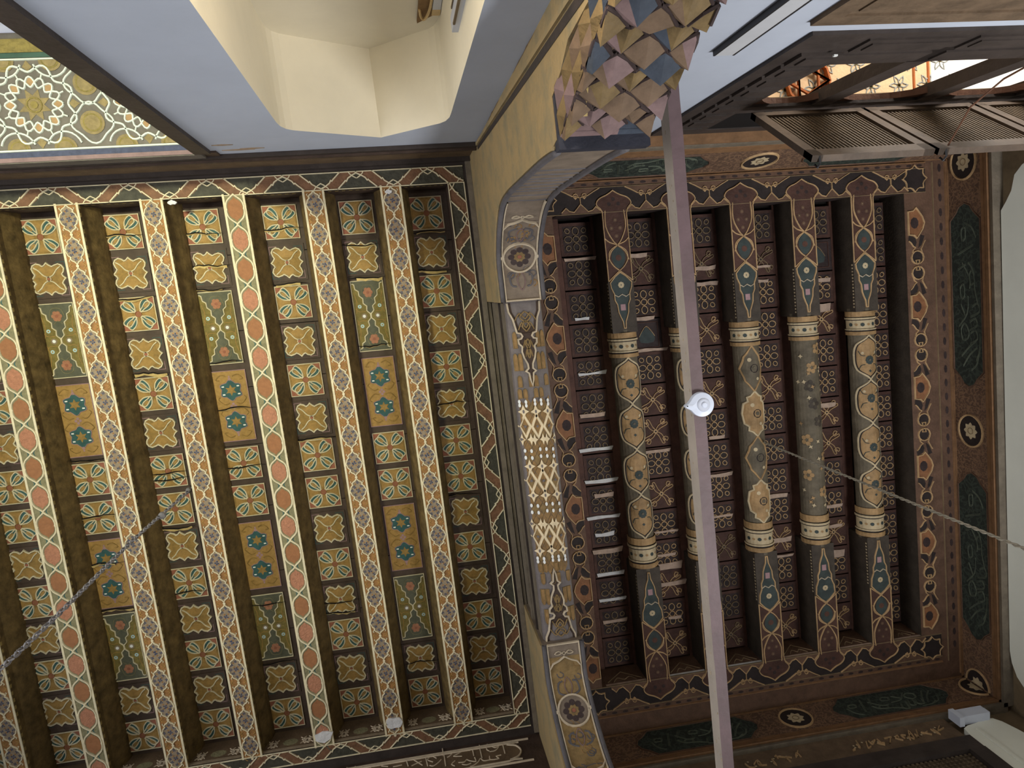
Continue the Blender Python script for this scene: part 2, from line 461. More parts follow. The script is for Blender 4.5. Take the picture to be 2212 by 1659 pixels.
def beam_q():
    mb = MB(); beam_base(mb, LB); c = BW/2; n = 20; p = LB/n; t = .003
    qd = [(0, .078), (.010, .064), (.024, .056), (.031, .046), (.027, .038), (.040, .026), (.044, .012), (.050, 0)]
    full = qd+mir(qd[::-1][1:], 1, -1)+mir(qd[1:], -1, -1)+mir(qd[::-1][1:-1], -1, 1)
    for i in range(n):
        y = (i+.5)*p
        f = [(c+x, y+yy*p/.174) for x, yy in full]
        mb.fill(f, t+.0012, 'stone_grey')
        rq = random.Random(i)
        for (x, yy, s2) in ((0, 0, .012), (.022, .028, .009), (-.022, .028, .009), (.022, -.028, .009), (-.022, -.028, .009), (.034, 0, .008), (-.034, 0, .008), (0, .050, .008), (0, -.050, .008)):
            x += rq.uniform(-.003, .003); yy += rq.uniform(-.004, .004)
            for k2 in range(4):
                a_ = k2*PI/2+rq.uniform(-.3, .3)+.4; mb.fill([(c+x, y+yy), (c+x+s2*math.cos(a_-.5), y+yy+s2*math.sin(a_-.5)), (c+x+1.25*s2*math.cos(a_), y+yy+1.25*s2*math.sin(a_)), (c+x+s2*math.cos(a_+.5), y+yy+s2*math.sin(a_+.5))], t+.002, 'navy')
        for (x, yy) in ((.011, .014), (-.011, .014), (.011, -.014), (-.011, -.014), (.012, .042), (-.012, -.042)):
            mb.disc(c+x, y+yy, .0055, t+.0023, 'orange_ochre', 5)
        mb.rib(f, .0085, .0095, 'cream_line', True, h0=t)
        mb.disc(c, y+p/2, .0085, .009, 'cream_line', 8)
        for sx in (1, -1):
            mb.rib([(c+.030*sx, y+.046), (c+.040*sx, y+.058), (c+.034*sx, y+.064)], .0045, .008, 'cream_line', h0=t)
            mb.rib([(c+.030*sx, y-.046), (c+.040*sx, y-.058), (c+.034*sx, y-.064)], .0045, .008, 'cream_line', h0=t)
            mb.rib(cr([(c+.03*sx, y+p/2-.012), (c+.044*sx, y+p/2), (c+.03*sx, y+p/2+.012)], 2), .005, .0055, 'gold', h0=t)
    return mb
def beam_h():
    mb = MB(); beam_base(mb, LB); c = BW/2; n = 20; p = LB/n; t = .003
    mb.rect(.012, 0, BW-.012, LB, t, 'moss')
    hx = [(0, .5), (.010, .42), (.030, .34), (.043, .24), (.048, .10)]
    for i in range(n):
        y = (i+.5)*p
        q = [(x, yy*p) for x, yy in hx]; q2 = q+mir(q[::-1], 1, -1)[:-1]
        full = q2+[(0, -.5*p)]+mir(q2[::-1], -1, 1)[:-1]
        f = sh(full, c, y)
        inner = [(c+(x-c)*.86, y+(yy-y)*.80) for x, yy in f]
        mb.fill(inner, t+.0014, 'salmon' if i % 2 else 'brown_red')
        for sx in (1, -1):
            r = [(c+sx*x, y+yy*p) for x, yy in ((0, .5), (.004, .46), (.024, .365), (.040, .27), (.0485, .12), (.0485, -.12), (.040, -.27), (.024, -.365), (.004, -.46), (0, -.5))]
            mb.rib(cr(r, 2), .011, .010, 'cream_line', h0=t)
            mb.rib([(c+sx*.052, y+.02), (c+sx*.044, y), (c+sx*.052, y-.02)], .005, .009, 'cream_line', h0=t)
            # dark green lining of the side fields
            r2 = [(c+sx*(x+.010), y+.5*p+yy*p) for x, yy in ((.036, -.26), (.018, -.15), (.004, 0), (.018, .15), (.036, .26))]
            mb.rib(cr(r2, 2), .006, .0042, 'teal', h0=t)
    return mb
bq, bh = None, None
for i, u in enumerate(UB):
    k = i-3
    loc = (u, VN-.01, H)
    if k % 3 == 2:
        if bh is None: bh = build('beam', beam_h(), CEIL_L, loc, local=True)
        else: place('beam', bh.data, CEIL_L, loc)
    else:
        if bq is None: bq = build('beam', beam_q(), CEIL_L, loc, local=True)
        else: place('beam', bq.data, CEIL_L, loc)

# cracks with pale splinters running across the boards, and loose plaster at beam ends
def crack(parent, u0, u1, v, z, pale, seed):
    r = random.Random(seed); mb = MB(); n = 9
    up, lo, mid = [], [], []
    for i in range(n+1):
        x = u0+(u1-u0)*i/n; c = v+r.uniform(-.0035, .0035)+.005*math.sin(i*.8+seed)
        hw = .0028*math.sin(PI*min(1, (i+.6)/n))+.0008
        up.append((x, c-hw)); lo.append((x, c+hw))
    mb.fill(up+lo[::-1], .013, 'crack')
    if pale:
        a = int(r.uniform(1, 3)); b = n-int(r.uniform(1, 3))
        top = [(x, y+.001) for x, y in lo[a:b+1]]; w_ = [(x, y+.003+r.uniform(.004, .016)*pale) for x, y in lo[a:b+1]]
        V = [(x, y, -.018) for x, y in top]+[(x, y, -.009) for x, y in w_]
        k = len(top); mb.raw(V, [(i, i+1, k+i+1, k+i) for i in range(k-1)], 'splinter')
    mb.v = [(x, y, z+h) for x, y, h in mb.v]
    build('crack', mb, parent, ((u0+u1)/2, v, z))
for (ci, v, pale, sd) in ((7, -.365, .3, 1), (7, .005-.13, .9, 2), (6, -.11, 1.2, 3), (6, -.31, .5, 4), (5, -.44, .6, 5), (5, -.11, 1.0, 6), (5, .86, .6, 7),
                          (4, -.44, .5, 8), (4, -.25, 1.0, 9), (4, -.11, .3, 10), (4, .99, .2, 11), (4, .33, .2, 12), (4, .62, .4, 13), (3, -.46, .3, 14),
                          (3, .36, 1.5, 15), (3, 1.33, 1.0, 16), (3, -.09, .6, 17), (3, .98, .3, 18), (2, 1.20, .7, 19), (2, 1.50, .9, 20), (2, 1.80, 1.0, 21), (2, .85, .2, 22),
                          (3, 1.02, .2, 23), (6, .31, .2, 24), (7, .72, .2, 25), (7, 1.33, .2, 26), (6, 2.44, .4, 27), (5, 2.02, .8, 28), (5, 1.95, .4, 29), (4, 1.9, .3, 30), (4, 2.3, .3, 31), (3, 1.75, .5, 32)):
    c0, c1, uc, sq = coffers[ci]
    crack(CEIL_L, uc-.11-.03*(sd % 3), uc+.11+.02*(sd % 2), v*HP/4.65, HP-.004, pale, sd)
for u, v, s_ in ((-.851, 2.77, .06), (-.398, 2.755, .062), (-1.19, -.61, .022), (.03, -.60, .02)):
    mb = MB(); r = random.Random(int(u*100))
    pts = [(u+s_*(1+.25*r.uniform(-1, 1))*math.cos(t*PI/6), v+.6*s_*(1+.3*r.uniform(-1, 1))*math.sin(t*PI/6)) for t in range(12)]
    mb.extr([(x, y, H-.014) for x, y in pts], (0, 0, .012), 'plaster_patch')
    build('plaster_patch', mb, CEIL_L, (u, v, H))

# border bands round the left ceiling
def band(mb, x0, x1, w, first):
    """V-arms rising from alternating edges, in a strip 0..w high running along x"""
    L = x1-x0; P = .415; n = max(1, round(L/P)); P = L/n; t = .003
    mb.rect(x0, 0, x1, w, t, 'border_green')
    cl = lambda x: max(x0, min(x1, x))
    for i in range(-1, n+1):
        for half in (0, 1):
            xc = x0+(i+first+half*.5)*P
            f = (lambda y: y) if half == 0 else (lambda y: w-y)
            for sx in (1, -1):
                arm = [(.0, .0), (.012, .012), (.03, .022), (.052, .040), (.060, .052), (.075, .060), (.095, .078), (.118, w)]
                if not (x0-.02 < xc+sx*.118 < x1+.02 or x0-.02 < xc < x1+.02): continue
                A = [(cl(xc+sx*x), f(y)) for x, y in arm]
                B = [(cl(xc+sx*(x+.095)), f(y)) for x, y in arm]
                mb.fill(A+B[::-1], t+.0006+.0003*half, 'border_red')
    for i in range(-1, n+1):
        for half in (0, 1):
            xc = x0+(i+first+half*.5)*P
            f = (lambda y: y) if half == 0 else (lambda y: w-y)
            for sx in (1, -1):
                A = [(xc+sx*x, f(y)) for x, y in ((.0, .0), (.004, .012), (.022, .020), (.050, .038), (.060, .054), (.066, .050), (.075, .060), (.095, .078), (.118, w))]
                A = [p for p in A if x0 <= p[0] <= x1]
                if len(A) > 1: mb.rib(A, .0088, .009, 'cream_line', h0=t)
                C = [(xc+sx*x, f(y)) for x, y in ((.045, 0), (.036, .014), (.020, .028), (.0, .040))]
                C = [p for p in C if x0 <= p[0] <= x1]
                if len(C) > 1: mb.rib(C, .0072, .008, 'cream_line', h0=t)
    for y in (0.002, w-.002): mb.rib([(x0, y), (x1, y)], .007, .009, 'cream_line', h0=t)
BO = .1
def border(name, mp, x0, x1, first, loc):
    mb = MB(mp); band(mb, x0, x1, BO, first)
    mb2 = MB(mp)
    a = [mp(x0, 0, 0), mp(x1, 0, 0), mp(x1, BO, 0), mp(x0, BO, 0)]
    mb.raw(a+[(p[0], p[1], p[2]+.25) for p in a], [(0,1,2,3),(0,1,5,4),(1,2,6,5),(2,3,7,6),(3,0,4,7)], 'dark_wood')
    return build(name, mb, CEIL_L, loc)
border('border_strip', lambda x, y, h: (x, VN-y, H-h), -3.3, .4855, 0, (-1.4, VN, H))
border('border_strip', lambda x, y, h: (x, VS+y, H-h), -3.3, .4855, .05, (-1.4, VS, H))
border('border_strip', lambda x, y, h: (.385+y, x, H-h), VN, VS, 0, (.43, 1.1, H))
border('border_strip', lambda x, y, h: (-3.19-y, x, H-h), VN, VS, 0, (-3.24, 1.1, H))
# margin boards and stepped mouldings against walls and girder
mb = MB()
mb.box((-3.4, -.80, H), (.4855, VN-BO, H+.25), 'moulding_dark'); build('margin_board', mb, CEIL_L, (-1.4, -.77, H))
mb = MB(); mb.box((-3.4, VS+BO, H), (.4855, 3.05, H+.25), 'moulding_dark'); build('margin_board', mb, CEIL_L, (-1.4, 3.0, H))
mb = MB(); mb.box((.4855, -.80, H), (.60, 3.05, H+.25), 'moulding_dark'); mb.box((.502, -.76, H-.022), (.532, 2.98, H), 'moulding_grey'); mb.box((.538, -.76, H-.012), (.556, 2.98, H), 'moulding_grey'); build('margin_board', mb, CEIL_L, (.54, 1.1, H))
# scroll-painted end boards closing each coffer on the south side
for (c0, c1, uc, sq) in coffers:
    mb = MB(lambda x, y, h: (x, VS-.002-h, H+y)); d = HP-H
    mb.rect(c0, -.0, c1, d, .002, 'frieze_brown')
    mb.rect(c0, .0, c1, .03, .004, 'stone_grey')
    for xc, s_ in ((c0+.055, .032), (c1-.055, .042)):
        for k in (-1, 1):
            mb.rib(cr([(xc+k*s_, .05), (xc+k*s_*.4, .07), (xc-k*s_*.3, .05), (xc-k*s_*.5, .09), (xc+k*s_*.5, .10), (xc+k*s_, .12)], 3), .007, .006, 'bracket_line', h0=.002)
            mb.rib(cr([(xc+k*s_*.2, .12), (xc+k*s_*.8, .09), (xc+k*s_*.1, .08)], 3), .006, .006, 'bracket_line', h0=.002)
    mb.disc((c0+c1)/2, .085, .05, .0025, 'moss', 10, .035)
    build('end_board', mb, CEIL_L, ((c0+c1)/2, VS, H))
    mb = MB(lambda x, y, h: (x, VN+.002+h, H+y)); mb.rect(c0, 0, c1, d, .002, 'dark_wood')
    n = 7
    for i in range(n): mb.rect(c0+.02+(c1-c0-.04)*i/n, .012, c0+.02+(c1-c0-.04)*(i+.5)/n, .035, .003, 'dash')
    build('end_board', mb, CEIL_L, ((c0+c1)/2, VN, H))

# ------------------------------------------------------------------ friezes below the left ceiling
VW = -.78
T1 = empty('trim_1', (-1.4, VW, 4.2)); tag(T1, 'dark brown wooden frieze and moulding along the top of the niche wall', kind='structure')
mb = MB(); mb.box((-3.4, VW-.04, 4.13), (.56, VW+.004, H), 'frieze_brown'); build('frieze_board', mb, T1, (-1.4, VW, 4.3))
for z0, z1, d, n in ((4.06, 4.10, .022, 'moulding_dark'), (4.10, 4.13, .034, 'dark_wood'), (4.13, 4.16, .018, 'moulding_dark'), (4.455, H, .03, 'moulding_dark')):
    mb = MB(); mb.box((-3.4, VW-.04, z0), (.56, VW+d, z1), n); build('moulding', mb, T1, (-1.4, VW, z0))
mb = MB(); mb.box((-3.4, VW-.04, 3.965), (-.80, VW+.010, 4.06), 'dark_wood'); build('lintel_board', mb, T1, (-2.1, VW, 4.0))
T2 = empty('trim_2', (-1.4, 3.0, 4.2)); tag(T2, 'brown frieze with pale Arabic lettering in a cartouche, under the flat-beamed ceiling', kind='structure')
mb = MB(); mb.box((-3.4, 3.0, 3.9), (.56, 3.06, H), 'dark_wood'); build('frieze_board', mb, T2, (-1.4, 3.03, 4.2))
mp2 = lambda x, y, h: (x, 3.0-h, y)
mb = MB(mp2)
for z in (4.455, 4.235): mb.rib([(-3.3, z), (.45, z)], .014, .008, 'bracket_line')
build('cream_fillet', mb, T2, (-1.4, 3.0, 4.3))
mb = MB(mp2)
c = cr([(-3.2, 4.435), (-1, 4.435), (.28, 4.435), (.31, 4.42), (.36, 4.40), (.385, 4.345), (.36, 4.29), (.31, 4.27), (.28, 4.255), (-1, 4.255), (-3.2, 4.255)], 3)
mb.fill(c, .003, 'frieze_brown'); mb.rib(c, .012, .010, 'bracket_line', True, h0=.002); build('cartouche', mb, T2, (-.5, 3.0, 4.34))
TXT = [[(0.278,4.433),(0.279,4.335)],[(0.23,4.453),(0.209,4.434),(0.225,4.417),(0.249,4.422),(0.222,4.387),(0.183,4.385)],[(0.178,4.467),(0.168,4.414),(0.184,4.391)],[(0.125,4.469),(0.128,4.328)],[(0.077,4.457),(0.079,4.365)],[(0.06,4.431),(0.023,4.441),(-0.017,4.421),(-0.049,4.4),(0.003,4.386)],[(-0.046,4.441),(-0.078,4.408),(-0.094,4.4)],[(-0.11,4.429),(-0.107,4.31)],[(-0.16,4.406),(-0.189,4.438),(-0.22,4.41),(-0.184,4.377)],[(-0.23,4.437),(-0.219,4.34)],[(-0.308,4.434),(-0.251,4.36)],[(-0.353,4.429),(-0.342,4.373)],[(0.252,4.331),(0.221,4.327),(0.232,4.3),(0.18,4.302),(0.178,4.339)],[(0.18,4.302),(0.136,4.303),(0.117,4.331),(0.099,4.301),(0.066,4.275),(0.044,4.27)],[(0.082,4.353),(0.085,4.311),(0.049,4.326),(0.029,4.343),(0.012,4.324),(-0.025,4.328)],[(-0.004,4.306),(0.024,4.292),(0.054,4.301)],[(-0.045,4.352),(-0.069,4.323),(-0.049,4.3)],[(-0.132,4.387),(-0.156,4.358),(-0.186,4.337),(-0.208,4.349)],[(-0.257,4.403),(-0.294,4.389),(-0.324,4.374)],[(-0.383,4.401),(-0.412,4.398),(-0.441,4.397)],[(-0.515,4.425),(-0.471,4.408)],[(-0.117,4.504),(-0.115,4.418)]]
mb = MB(mp2)
for st in TXT: mb.rib(cr(st, 3), .008, .0065, 'bracket_line', h0=.003)
for k in range(1, 4):        # the verse goes on to the west in the same hand
    for st in TXT: mb.rib(cr([(x-.86*k, z) for x, z in st], 2), .008, .0065, 'bracket_line', h0=.003)
build('lettering', mb, T2, (-.5, 3.0, 4.34))

# ------------------------------------------------------------------ the right ceiling: painted logs over dark carved boards
CEIL_R = empty('ceiling', (2.2, 1.2, HP)); tag(CEIL_R, 'dark coffered ceiling of round painted logs between carved flower boards, right of the girder', kind='structure')
RN, RS = -.40, 2.75
RB = [1.315+.422*k for k in range(5)]                # left edges of the log beams
RBW = .165
FU = [1.19, 1.61, 2.035, 2.46, 2.88, 3.30]; FV0, FDV = -.26, .222
mb = MB(); mb.box((.9, -.65, HP+.03), (3.8, 3.15, HP+.05), 'crack'); build('backing_board', mb, CEIL_R, (2.2, 1.2, HP))

def flower_a(line):
    mb = MB(); mb.box((-.105, -.106, -.003), (.105, .106, .02), 'r_ground')
    mb.rect(-.085, -.085, .085, .085, .004, 'r_ground_dark')
    for k in range(8):
        a = k*PI/4
        if k % 2 == 0: q = [(.052+.026*math.cos(t_*PI/5), .021*math.sin(t_*PI/5)) for t_ in range(10)]
        else: q = [(.078+.017*math.cos(t_*PI/4), .015*math.sin(t_*PI/4)) for t_ in range(8)]
        mb.rib(rot(q, a), .0075, .011, line, True); mb.fill(rot([(.052 + (x-.052)*.6, y*.6) for x, y in q], a), .0045, 'r_black')
    mb.ring(0, 0, .020, .008, .012, line, 10); mb.disc(0, 0, .012, .005, 'r_black', 8)
    return mb
def flower_b(line):
    mb = MB(); mb.box((-.105, -.106, -.003), (.105, .106, .02), 'r_ground')
    for k in range(4):
        lp = cr([(.016, .004), (.040, .022), (.058, .052), (.076, .070), (.084, .050), (.064, .040), (.046, .052), (.060, .082), (.044, .086), (.030, .056), (.018, .030), (.004, .016)], 2)
        mb.rib(rot(lp, k*PI/2), .0075, .011, line, h0=.003)
        mb.disc(*rot([(.060, .062)], k*PI/2)[0], .010, .006, line, 6)
    mb.disc(0, 0, .016, .010, line, 8); mb.disc(0, 0, .007, .012, 'r_black', 6)
    return mb
def flower_plain(line):
    mb = MB(); mb.box((-.105, -.106, -.003), (.105, .106, .02), 'r_ground_dark')
    mb.rib([(-.08, -.085), (.08, -.085), (.08, .085), (-.08, .085)], .006, .008, 'r_red_strip', True)
    mb.fill(cr([(-.045, .05), (-.05, 0), (-.02, -.03), (0, -.055), (.02, -.03), (.05, 0), (.045, .05)], 2, True), .005, 'r_teal')
    mb.rib(cr([(-.055, .01), (-.03, -.03), (0, -.06), (.03, -.03), (.055, .01)], 2), .005, .009, line, h0=.003)
    return mb
FM = {}
def fmesh(key):
    if key not in FM:
        k, line = key
        o = build('carved_panel', {'a': flower_a, 'b': flower_b, 'p': flower_plain}[k](line), None, (0, 0, 0), local=True); FM[key] = o.data; bpy.data.objects.remove(o)
    return FM[key]
PAT = ['aaaaaaaaaaaaaa', 'abapabbabaabab', 'abababaaaabaab', 'abaaabaaaabaab', 'apabaabbaabaab', 'aaaaaaaaaaaaaa']
rnd = random.Random(11)
for ci, u in enumerate(FU):
    for j in range(14):
        v = FV0+FDV*j
        dim = ci == 0 or j < 2 or (ci == 2 and j > 9)
        place('carved_panel', fmesh((PAT[ci][j], 'gold_line_dim' if dim else 'gold_line')), CEIL_R, (u, v, HP))
    c0 = 1.03 if ci == 0 else RB[ci-1]+RBW
    c1 = RB[ci] if ci < 5 else 3.39
    for a, b in ((c0-.06, u-.107), (u+.107, c1+.06)):     # reddish strips either side of the flowers
        mb = MB(); mb.box((a, RN-.05, HP-.002), (b, RS+.05, HP+.02), 'r_red_strip'); build('side_strip', mb, CEIL_R, ((a+b)/2, 1.2, HP))
    mb = MB(lambda x, y, h: (x, RS-.002-h, H+y)); d = HP-H   # painted end boards at the south
    mb.rect(c0, 0, c1, d, .002, 'r_brown_band'); mb.rect(c0, 0, c1, .02, .004, 'plaster_patch' if ci in (1, 2) else 'bare_wood')
    mb.rib([(c0+.02, .04), ((c0+c1)/2, .15), (c1-.02, .04)], .007, .006, 'gold_line_dim', h0=.002)
    mb.rib(cr([(c0+.06, .03), (c0+.10, .08), ((c0+c1)/2, .05), (c1-.10, .08), (c1-.06, .03)], 3), .006, .006, 'gold_line_dim', h0=.002)
    build('end_board', mb, CEIL_R, ((c0+c1)/2, RS, H))
    mb = MB(lambda x, y, h: (x, RN+.002+h, H+y)); mb.rect(c0, 0, c1, d, .002, 'r_ground_dark'); build('end_board', mb, CEIL_R, ((c0+c1)/2, RN, H))
# pale strips where carving is lost
BARE = [(0, -.14, .11, .02), (0, .25, .05, .02), (0, .62, .10, .02), (0, .90, .09, .025), (0, 1.14, .12, .022), (0, 1.36, .12, .022), (0, 1.46, .07, .03), (0, 1.62, .12, .022), (0, 1.74, .07, .025), (0, 1.86, .11, .028), (0, 2.03, .10, .025), (0, 2.22, .10, .02), (0, 2.38, .09, .025),
        (1, -.14, .06, .025), (1, .28, .08, .022), (1, .50, .12, .02), (1, 1.20, .10, .02), (1, 1.78, .10, .018), (1, 2.02, .12, .05), (1, 2.16, .12, .03), (1, 2.42, .05, .018), (1, 1.95, .08, .02),
        (2, -.02, .08, .02), (2, .08, .09, .03), (2, 1.42, .10, .02), (2, 1.72, .09, .02), (2, 1.15, .06, .02), (3, .0, .06, .02), (3, .10, .06, .02), (3, 1.62, .08, .03), (3, 1.95, .09, .03), (3, 2.08, .12, .014), (4, .30, .09, .05), (4, .12, .08, .03), (4, 1.0, .07, .03), (4, 1.75, .08, .022), (4, 1.9, .08, .022), (4, 2.1, .07, .05)]
for i, (ci, v, wd, ht) in enumerate(BARE):
    r = random.Random(i); mb = MB(); u = FU[ci]+r.uniform(-.02, .02)
    pts = [(u-wd, v), (u-wd*.3, v+r.uniform(-.006, .006)), (u+wd*.4, v), (u+wd, v+r.uniform(-.008, .004)), (u+wd*.9, v+ht), (u+wd*.2, v+ht+r.uniform(-.006, .008)), (u-wd*.95, v+ht)]
    mb.extr([(x, y, HP-.016) for x, y in pts], (0, 0, .015), 'plaster_patch' if ci == 0 and i % 3 else 'bare_wood')
    build('bare_strip', mb, CEIL_R, (u, v, HP))

# the logs: square painted ends, ringed collars, round painted middle
R0 = .085
def log_beam(kind):
    mb = MB(); c = 0.0; zc = R0*.98
    L0, L1, L2, L3, L4, L5 = RN-.01, .36, .52, 1.74, 1.95, RS+.01
    d = HP-H
    for a, b in ((L0, L1), (L4, L5)):
        mb.box((-RBW/2, a, 0), (RBW/2, b, d), 'log_dark')
    def cyl(a, b, r, n, k=14):
        ring = lambda y, rr: [(rr*math.sin(-PI*.62+PI*1.24*i/k), y, zc-rr*math.cos(-PI*.62+PI*1.24*i/k)) for i in range(k+1)]
        P = ring(a, r-.004)+ring(a, r)+ring(b, r)+ring(b, r-.004); q = k+1
        mb.raw(P, [(t*q+i, t*q+i+1, (t+1)*q+i+1, (t+1)*q+i) for t in range(3) for i in range(k)], n)
    cyl(L1-.02, L4+.02, R0, 'log_grey')
    for a, b in ((L1, L2), (L3, L4)):
        w = b-a
        cyl(a, a+w*.22, R0+.010, 'log_tan'); cyl(a+w*.26, a+w*.33, R0+.014, 'pale_ring'); cyl(a+w*.33, a+w*.37, R0+.009, 'r_black')
        cyl(a+w*.37, a+w*.74, R0+.006, 'pale_ring'); cyl(a+w*.74, a+w*.79, R0+.014, 'pale_ring'); cyl(a+w*.79, a+w*.83, R0+.010, 'r_black'); cyl(a+w*.85, b, R0+.012, 'log_tan')
    mb.mp = lambda x, y, h: ((R0+h)*math.sin(x/R0), y, zc-(R0+h)*math.cos(x/R0))
    for a, b in ((L1, L2), (L3, L4)):       # little leaf scrolls on the collars
        ym = a+(b-a)*.55
        for k in range(-3, 4):
            mb.disc(k*.036, ym, .013 if k % 2 else .009, .0075, 'r_teal' if k % 2 else 'log_tan', 7)
    n = 4; p = (L3-L2)/n; W = R0*PI*.60
    def strip(pts, wd, h, nme, h0=.001): mb.rib(pts, wd, h, nme, h0=h0)
    if kind == 'o':
        for i in range(n):
            y = L2+(i+.5)*p
            half = [(0, .5), (.018, .43), (.05, .36), (.082, .28), (.098, .14), (.100, 0)]
            q = [(x, yy*p) for x, yy in half]; e = cr(q+mir(q[::-1][1:], 1, -1), 2)
            full = e+mir(e[::-1][1:-1], -1, 1)
            # field in narrow lengthwise slices so that it follows the round
            for k in range(len(e)-1):
                (x0, y0), (x1, y1) = e[k], e[k+1]
                for t in range(-4, 4):
                    f0, f1 = t/4, (t+1)/4
                    mb.raw([mb.mp(x0*f0, y+y0, .0015), mb.mp(x0*f1, y+y0, .0015), mb.mp(x1*f1, y+y1, .0015), mb.mp(x1*f0, y+y1, .0015)], [(0, 1, 2, 3)], 'log_tan')
            for sx in (1, -1):
                strip([(sx*x, y+yy) for x, yy in e], .015, .007, 'pale_ring'); strip([(sx*(x-.012), y+yy) for x, yy in e], .008, .005, 'r_black')
            yd = y+.02*(-1)**i
            for k in range(10):
                a = k*PI/5; mb.disc(.020*math.cos(a), yd+.022*math.sin(a), .0095, .0032+.0001*k, 'r_teal', 6)
            mb.disc(0, yd, .022, .0045, 'r_teal', 10); mb.disc(0, yd, .008, .006, 'log_grey', 7)
            for sx in (1, -1):
                for s2 in (1, -1):
                    strip(cr([(sx*.03, yd+s2*.03), (sx*.055, yd+s2*.035), (sx*.07, yd+s2*.065)], 2), .005, .004, 'r_teal')
                mb.disc(sx*.045, yd-.05, .010, .0035, 'pale_ring', 7)
            mb.disc(0, yd+.075, .010, .0035, 'r_teal', 4)
    elif kind == 'c':
        for i in range(4):
            y = L2+(i+.5)*p; s_ = 1.0 if i % 2 else .9
            e = [(0, .5), (.028, .40), (.052, .37), (.048, .28), (.080, .22), (.094, 0)] if i % 2 else [(0, .5), (.034, .34), (.056, .26), (.062, .18), (.090, .0)]
            e = [(x, yy*p) for x, yy in e]; e = e+mir(e[::-1][1:], 1, -1)
            for k in range(len(e)-1):
                (x0, y0), (x1, y1) = e[k], e[k+1]
                for t in range(-4, 4):
                    f0, f1 = t/4, (t+1)/4
                    mb.raw([mb.mp(x0*f0, y+y0, .0015), mb.mp(x0*f1, y+y0, .0015), mb.mp(x1*f1, y+y1, .0015), mb.mp(x1*f0, y+y1, .0015)], [(0, 1, 2, 3)], 'log_tan' if i % 2 else 'log_grey')
            for sx in (1, -1): strip([(sx*x, y+yy) for x, yy in e], .014, .007, 'log_tan' if i % 2 == 0 else 'pale_ring')
            mb.disc(.012, y, .030, .003, 'r_black', 10); mb.disc(.012, y, .014, .0045, 'log_grey', 8); mb.disc(-.02, y-.06, .014, .003, 'pale_ring', 7); mb.disc(.03, y+.07, .011, .003, 'pale_ring', 7)
    else:
        r = random.Random(5)
        for i in range(26):
            x, y = r.uniform(-.10, .10), L2+.03+r.uniform(0, 1)*(L3-L2-.06)
            st = [((.016 if k % 2 == 0 else .007)*math.cos(k*PI/4+i)+x, (.016 if k % 2 == 0 else .007)*math.sin(k*PI/4+i)+y) for k in range(8)]
            mb.fill(st, .003+.0001*i, 'pale_ring' if i % 3 else 'log_tan')
        for i in range(9):
            x, y = r.uniform(-.07, .07), L2+.06+i*(L3-L2-.1)/9
            for k in range(5):
                a = k*2*PI/5; mb.disc(x+.024*math.cos(a), y+.026*math.sin(a), .016, .0018+.0001*k, 'log_tan' if i in (0, 1, 5, 6, 7, 8) else 'log_dark', 7)
    # painted tongues on the square ends
    for s_, y0, ye in ((1, L0, L1), (-1, L5, L4)):
        T = lambda P: [(x, y0+s_*y) for x, y in P]
        mb.mp = lambda x, y, h: (x, y, -h)
        Lh = abs(ye-y0)
        mb.rect(-RBW/2, min(y0, y0+s_*.42), RBW/2, max(y0, y0+s_*.42), .001, 'r_ground')
        for sx in (1, -1):
            mb.rib(T([(sx*.078, 0), (sx*.078, .44)]), .008, .006, 'gold_line')
            # ogee crossings
            mb.rib(T(cr([(sx*.060, 0), (sx*.064, .10), (sx*.03, .18), (0, .215), (-sx*.045, .255), (-sx*.066, .31)], 3)), .009, .008, 'gold_line', h0=.001)
            mb.rib(T(cr([(sx*.078, .17), (sx*.05, .195), (0, .215), (-sx*.052, .25), (-sx*.060, .30), (-sx*.035, .345), (0, .375), (sx*.05, .415), (sx*.078, .44)], 3)), .008, .007, 'gold_line', h0=.001)
        mb.fill(T(cr([(0, .225), (.038, .26), (.045, .30), (.025, .345), (0, .362), (-.025, .345), (-.045, .30), (-.038, .26)], 2, True)), .0025, 'r_teal'); mb.disc(0, y0+s_*.295, .020, .0035, 'r_red_strip', 8)
        for x, y in ((0, .06), (-.028, .11), (.028, .11), (0, .16)): mb.disc(x, y0+s_*y, .013, .003, 'r_brown_band', 8); mb.disc(x, y0+s_*y, .005, .0045, 'gold_line_dim', 6)
        q = [(0, .385), (.034, .41), (.070, .45), (.066, .49), (.050, .53), (.050, .57), (.036, .60), (.032, .65), (.022, .68), (.010, .71), (.006, .755)]
        k = (Lh-.01)/.775
        q = [(x, y*k if y > .45 else y) for x, y in q]
        full = q+mir(q[::-1][:-1], -1, 1)
        mb.fill(T(full), .0022, 'r_teal'); mb.rib(T(full), .009, .009, 'gold_line', True, h0=.001)
        for kk in range(8): mb.disc(.012*math.cos(kk*PI/4), y0+s_*.475*k+.012*math.sin(kk*PI/4), .009, .0035+.0001*kk, 'pale_ring', 6)
        mb.rib(T([(-.05, .535*k), (-.025, .55*k), (0, .535*k), (.025, .55*k), (.05, .535*k)]), .006, .008, 'bracket_line', h0=.002)
        mb.rect(-.016, min(y0+s_*.60*k, y0+s_*.64*k), .016, max(y0+s_*.60*k, y0+s_*.64*k), .0035, 'mauve')
        # row of pale beads down the flank
        for i in range(14):
            for sx in (1, -1):
                y = y0+s_*(.46+.022*i)*k
                mb.box((sx*RBW/2-.002, min(y, y+.010), .010), (sx*RBW/2+.002, max(y, y+.010), .022), 'pale_ring')
    return mb
LM = {}
for k, u in enumerate(RB):
    kd = 'oocdo'[k]; loc = (u+RBW/2, 0, H)
    if kd not in LM: LM[kd] = build('beam', log_beam(kd), CEIL_R, loc, local=True).data
    else: place('beam', LM[kd], CEIL_R, loc)

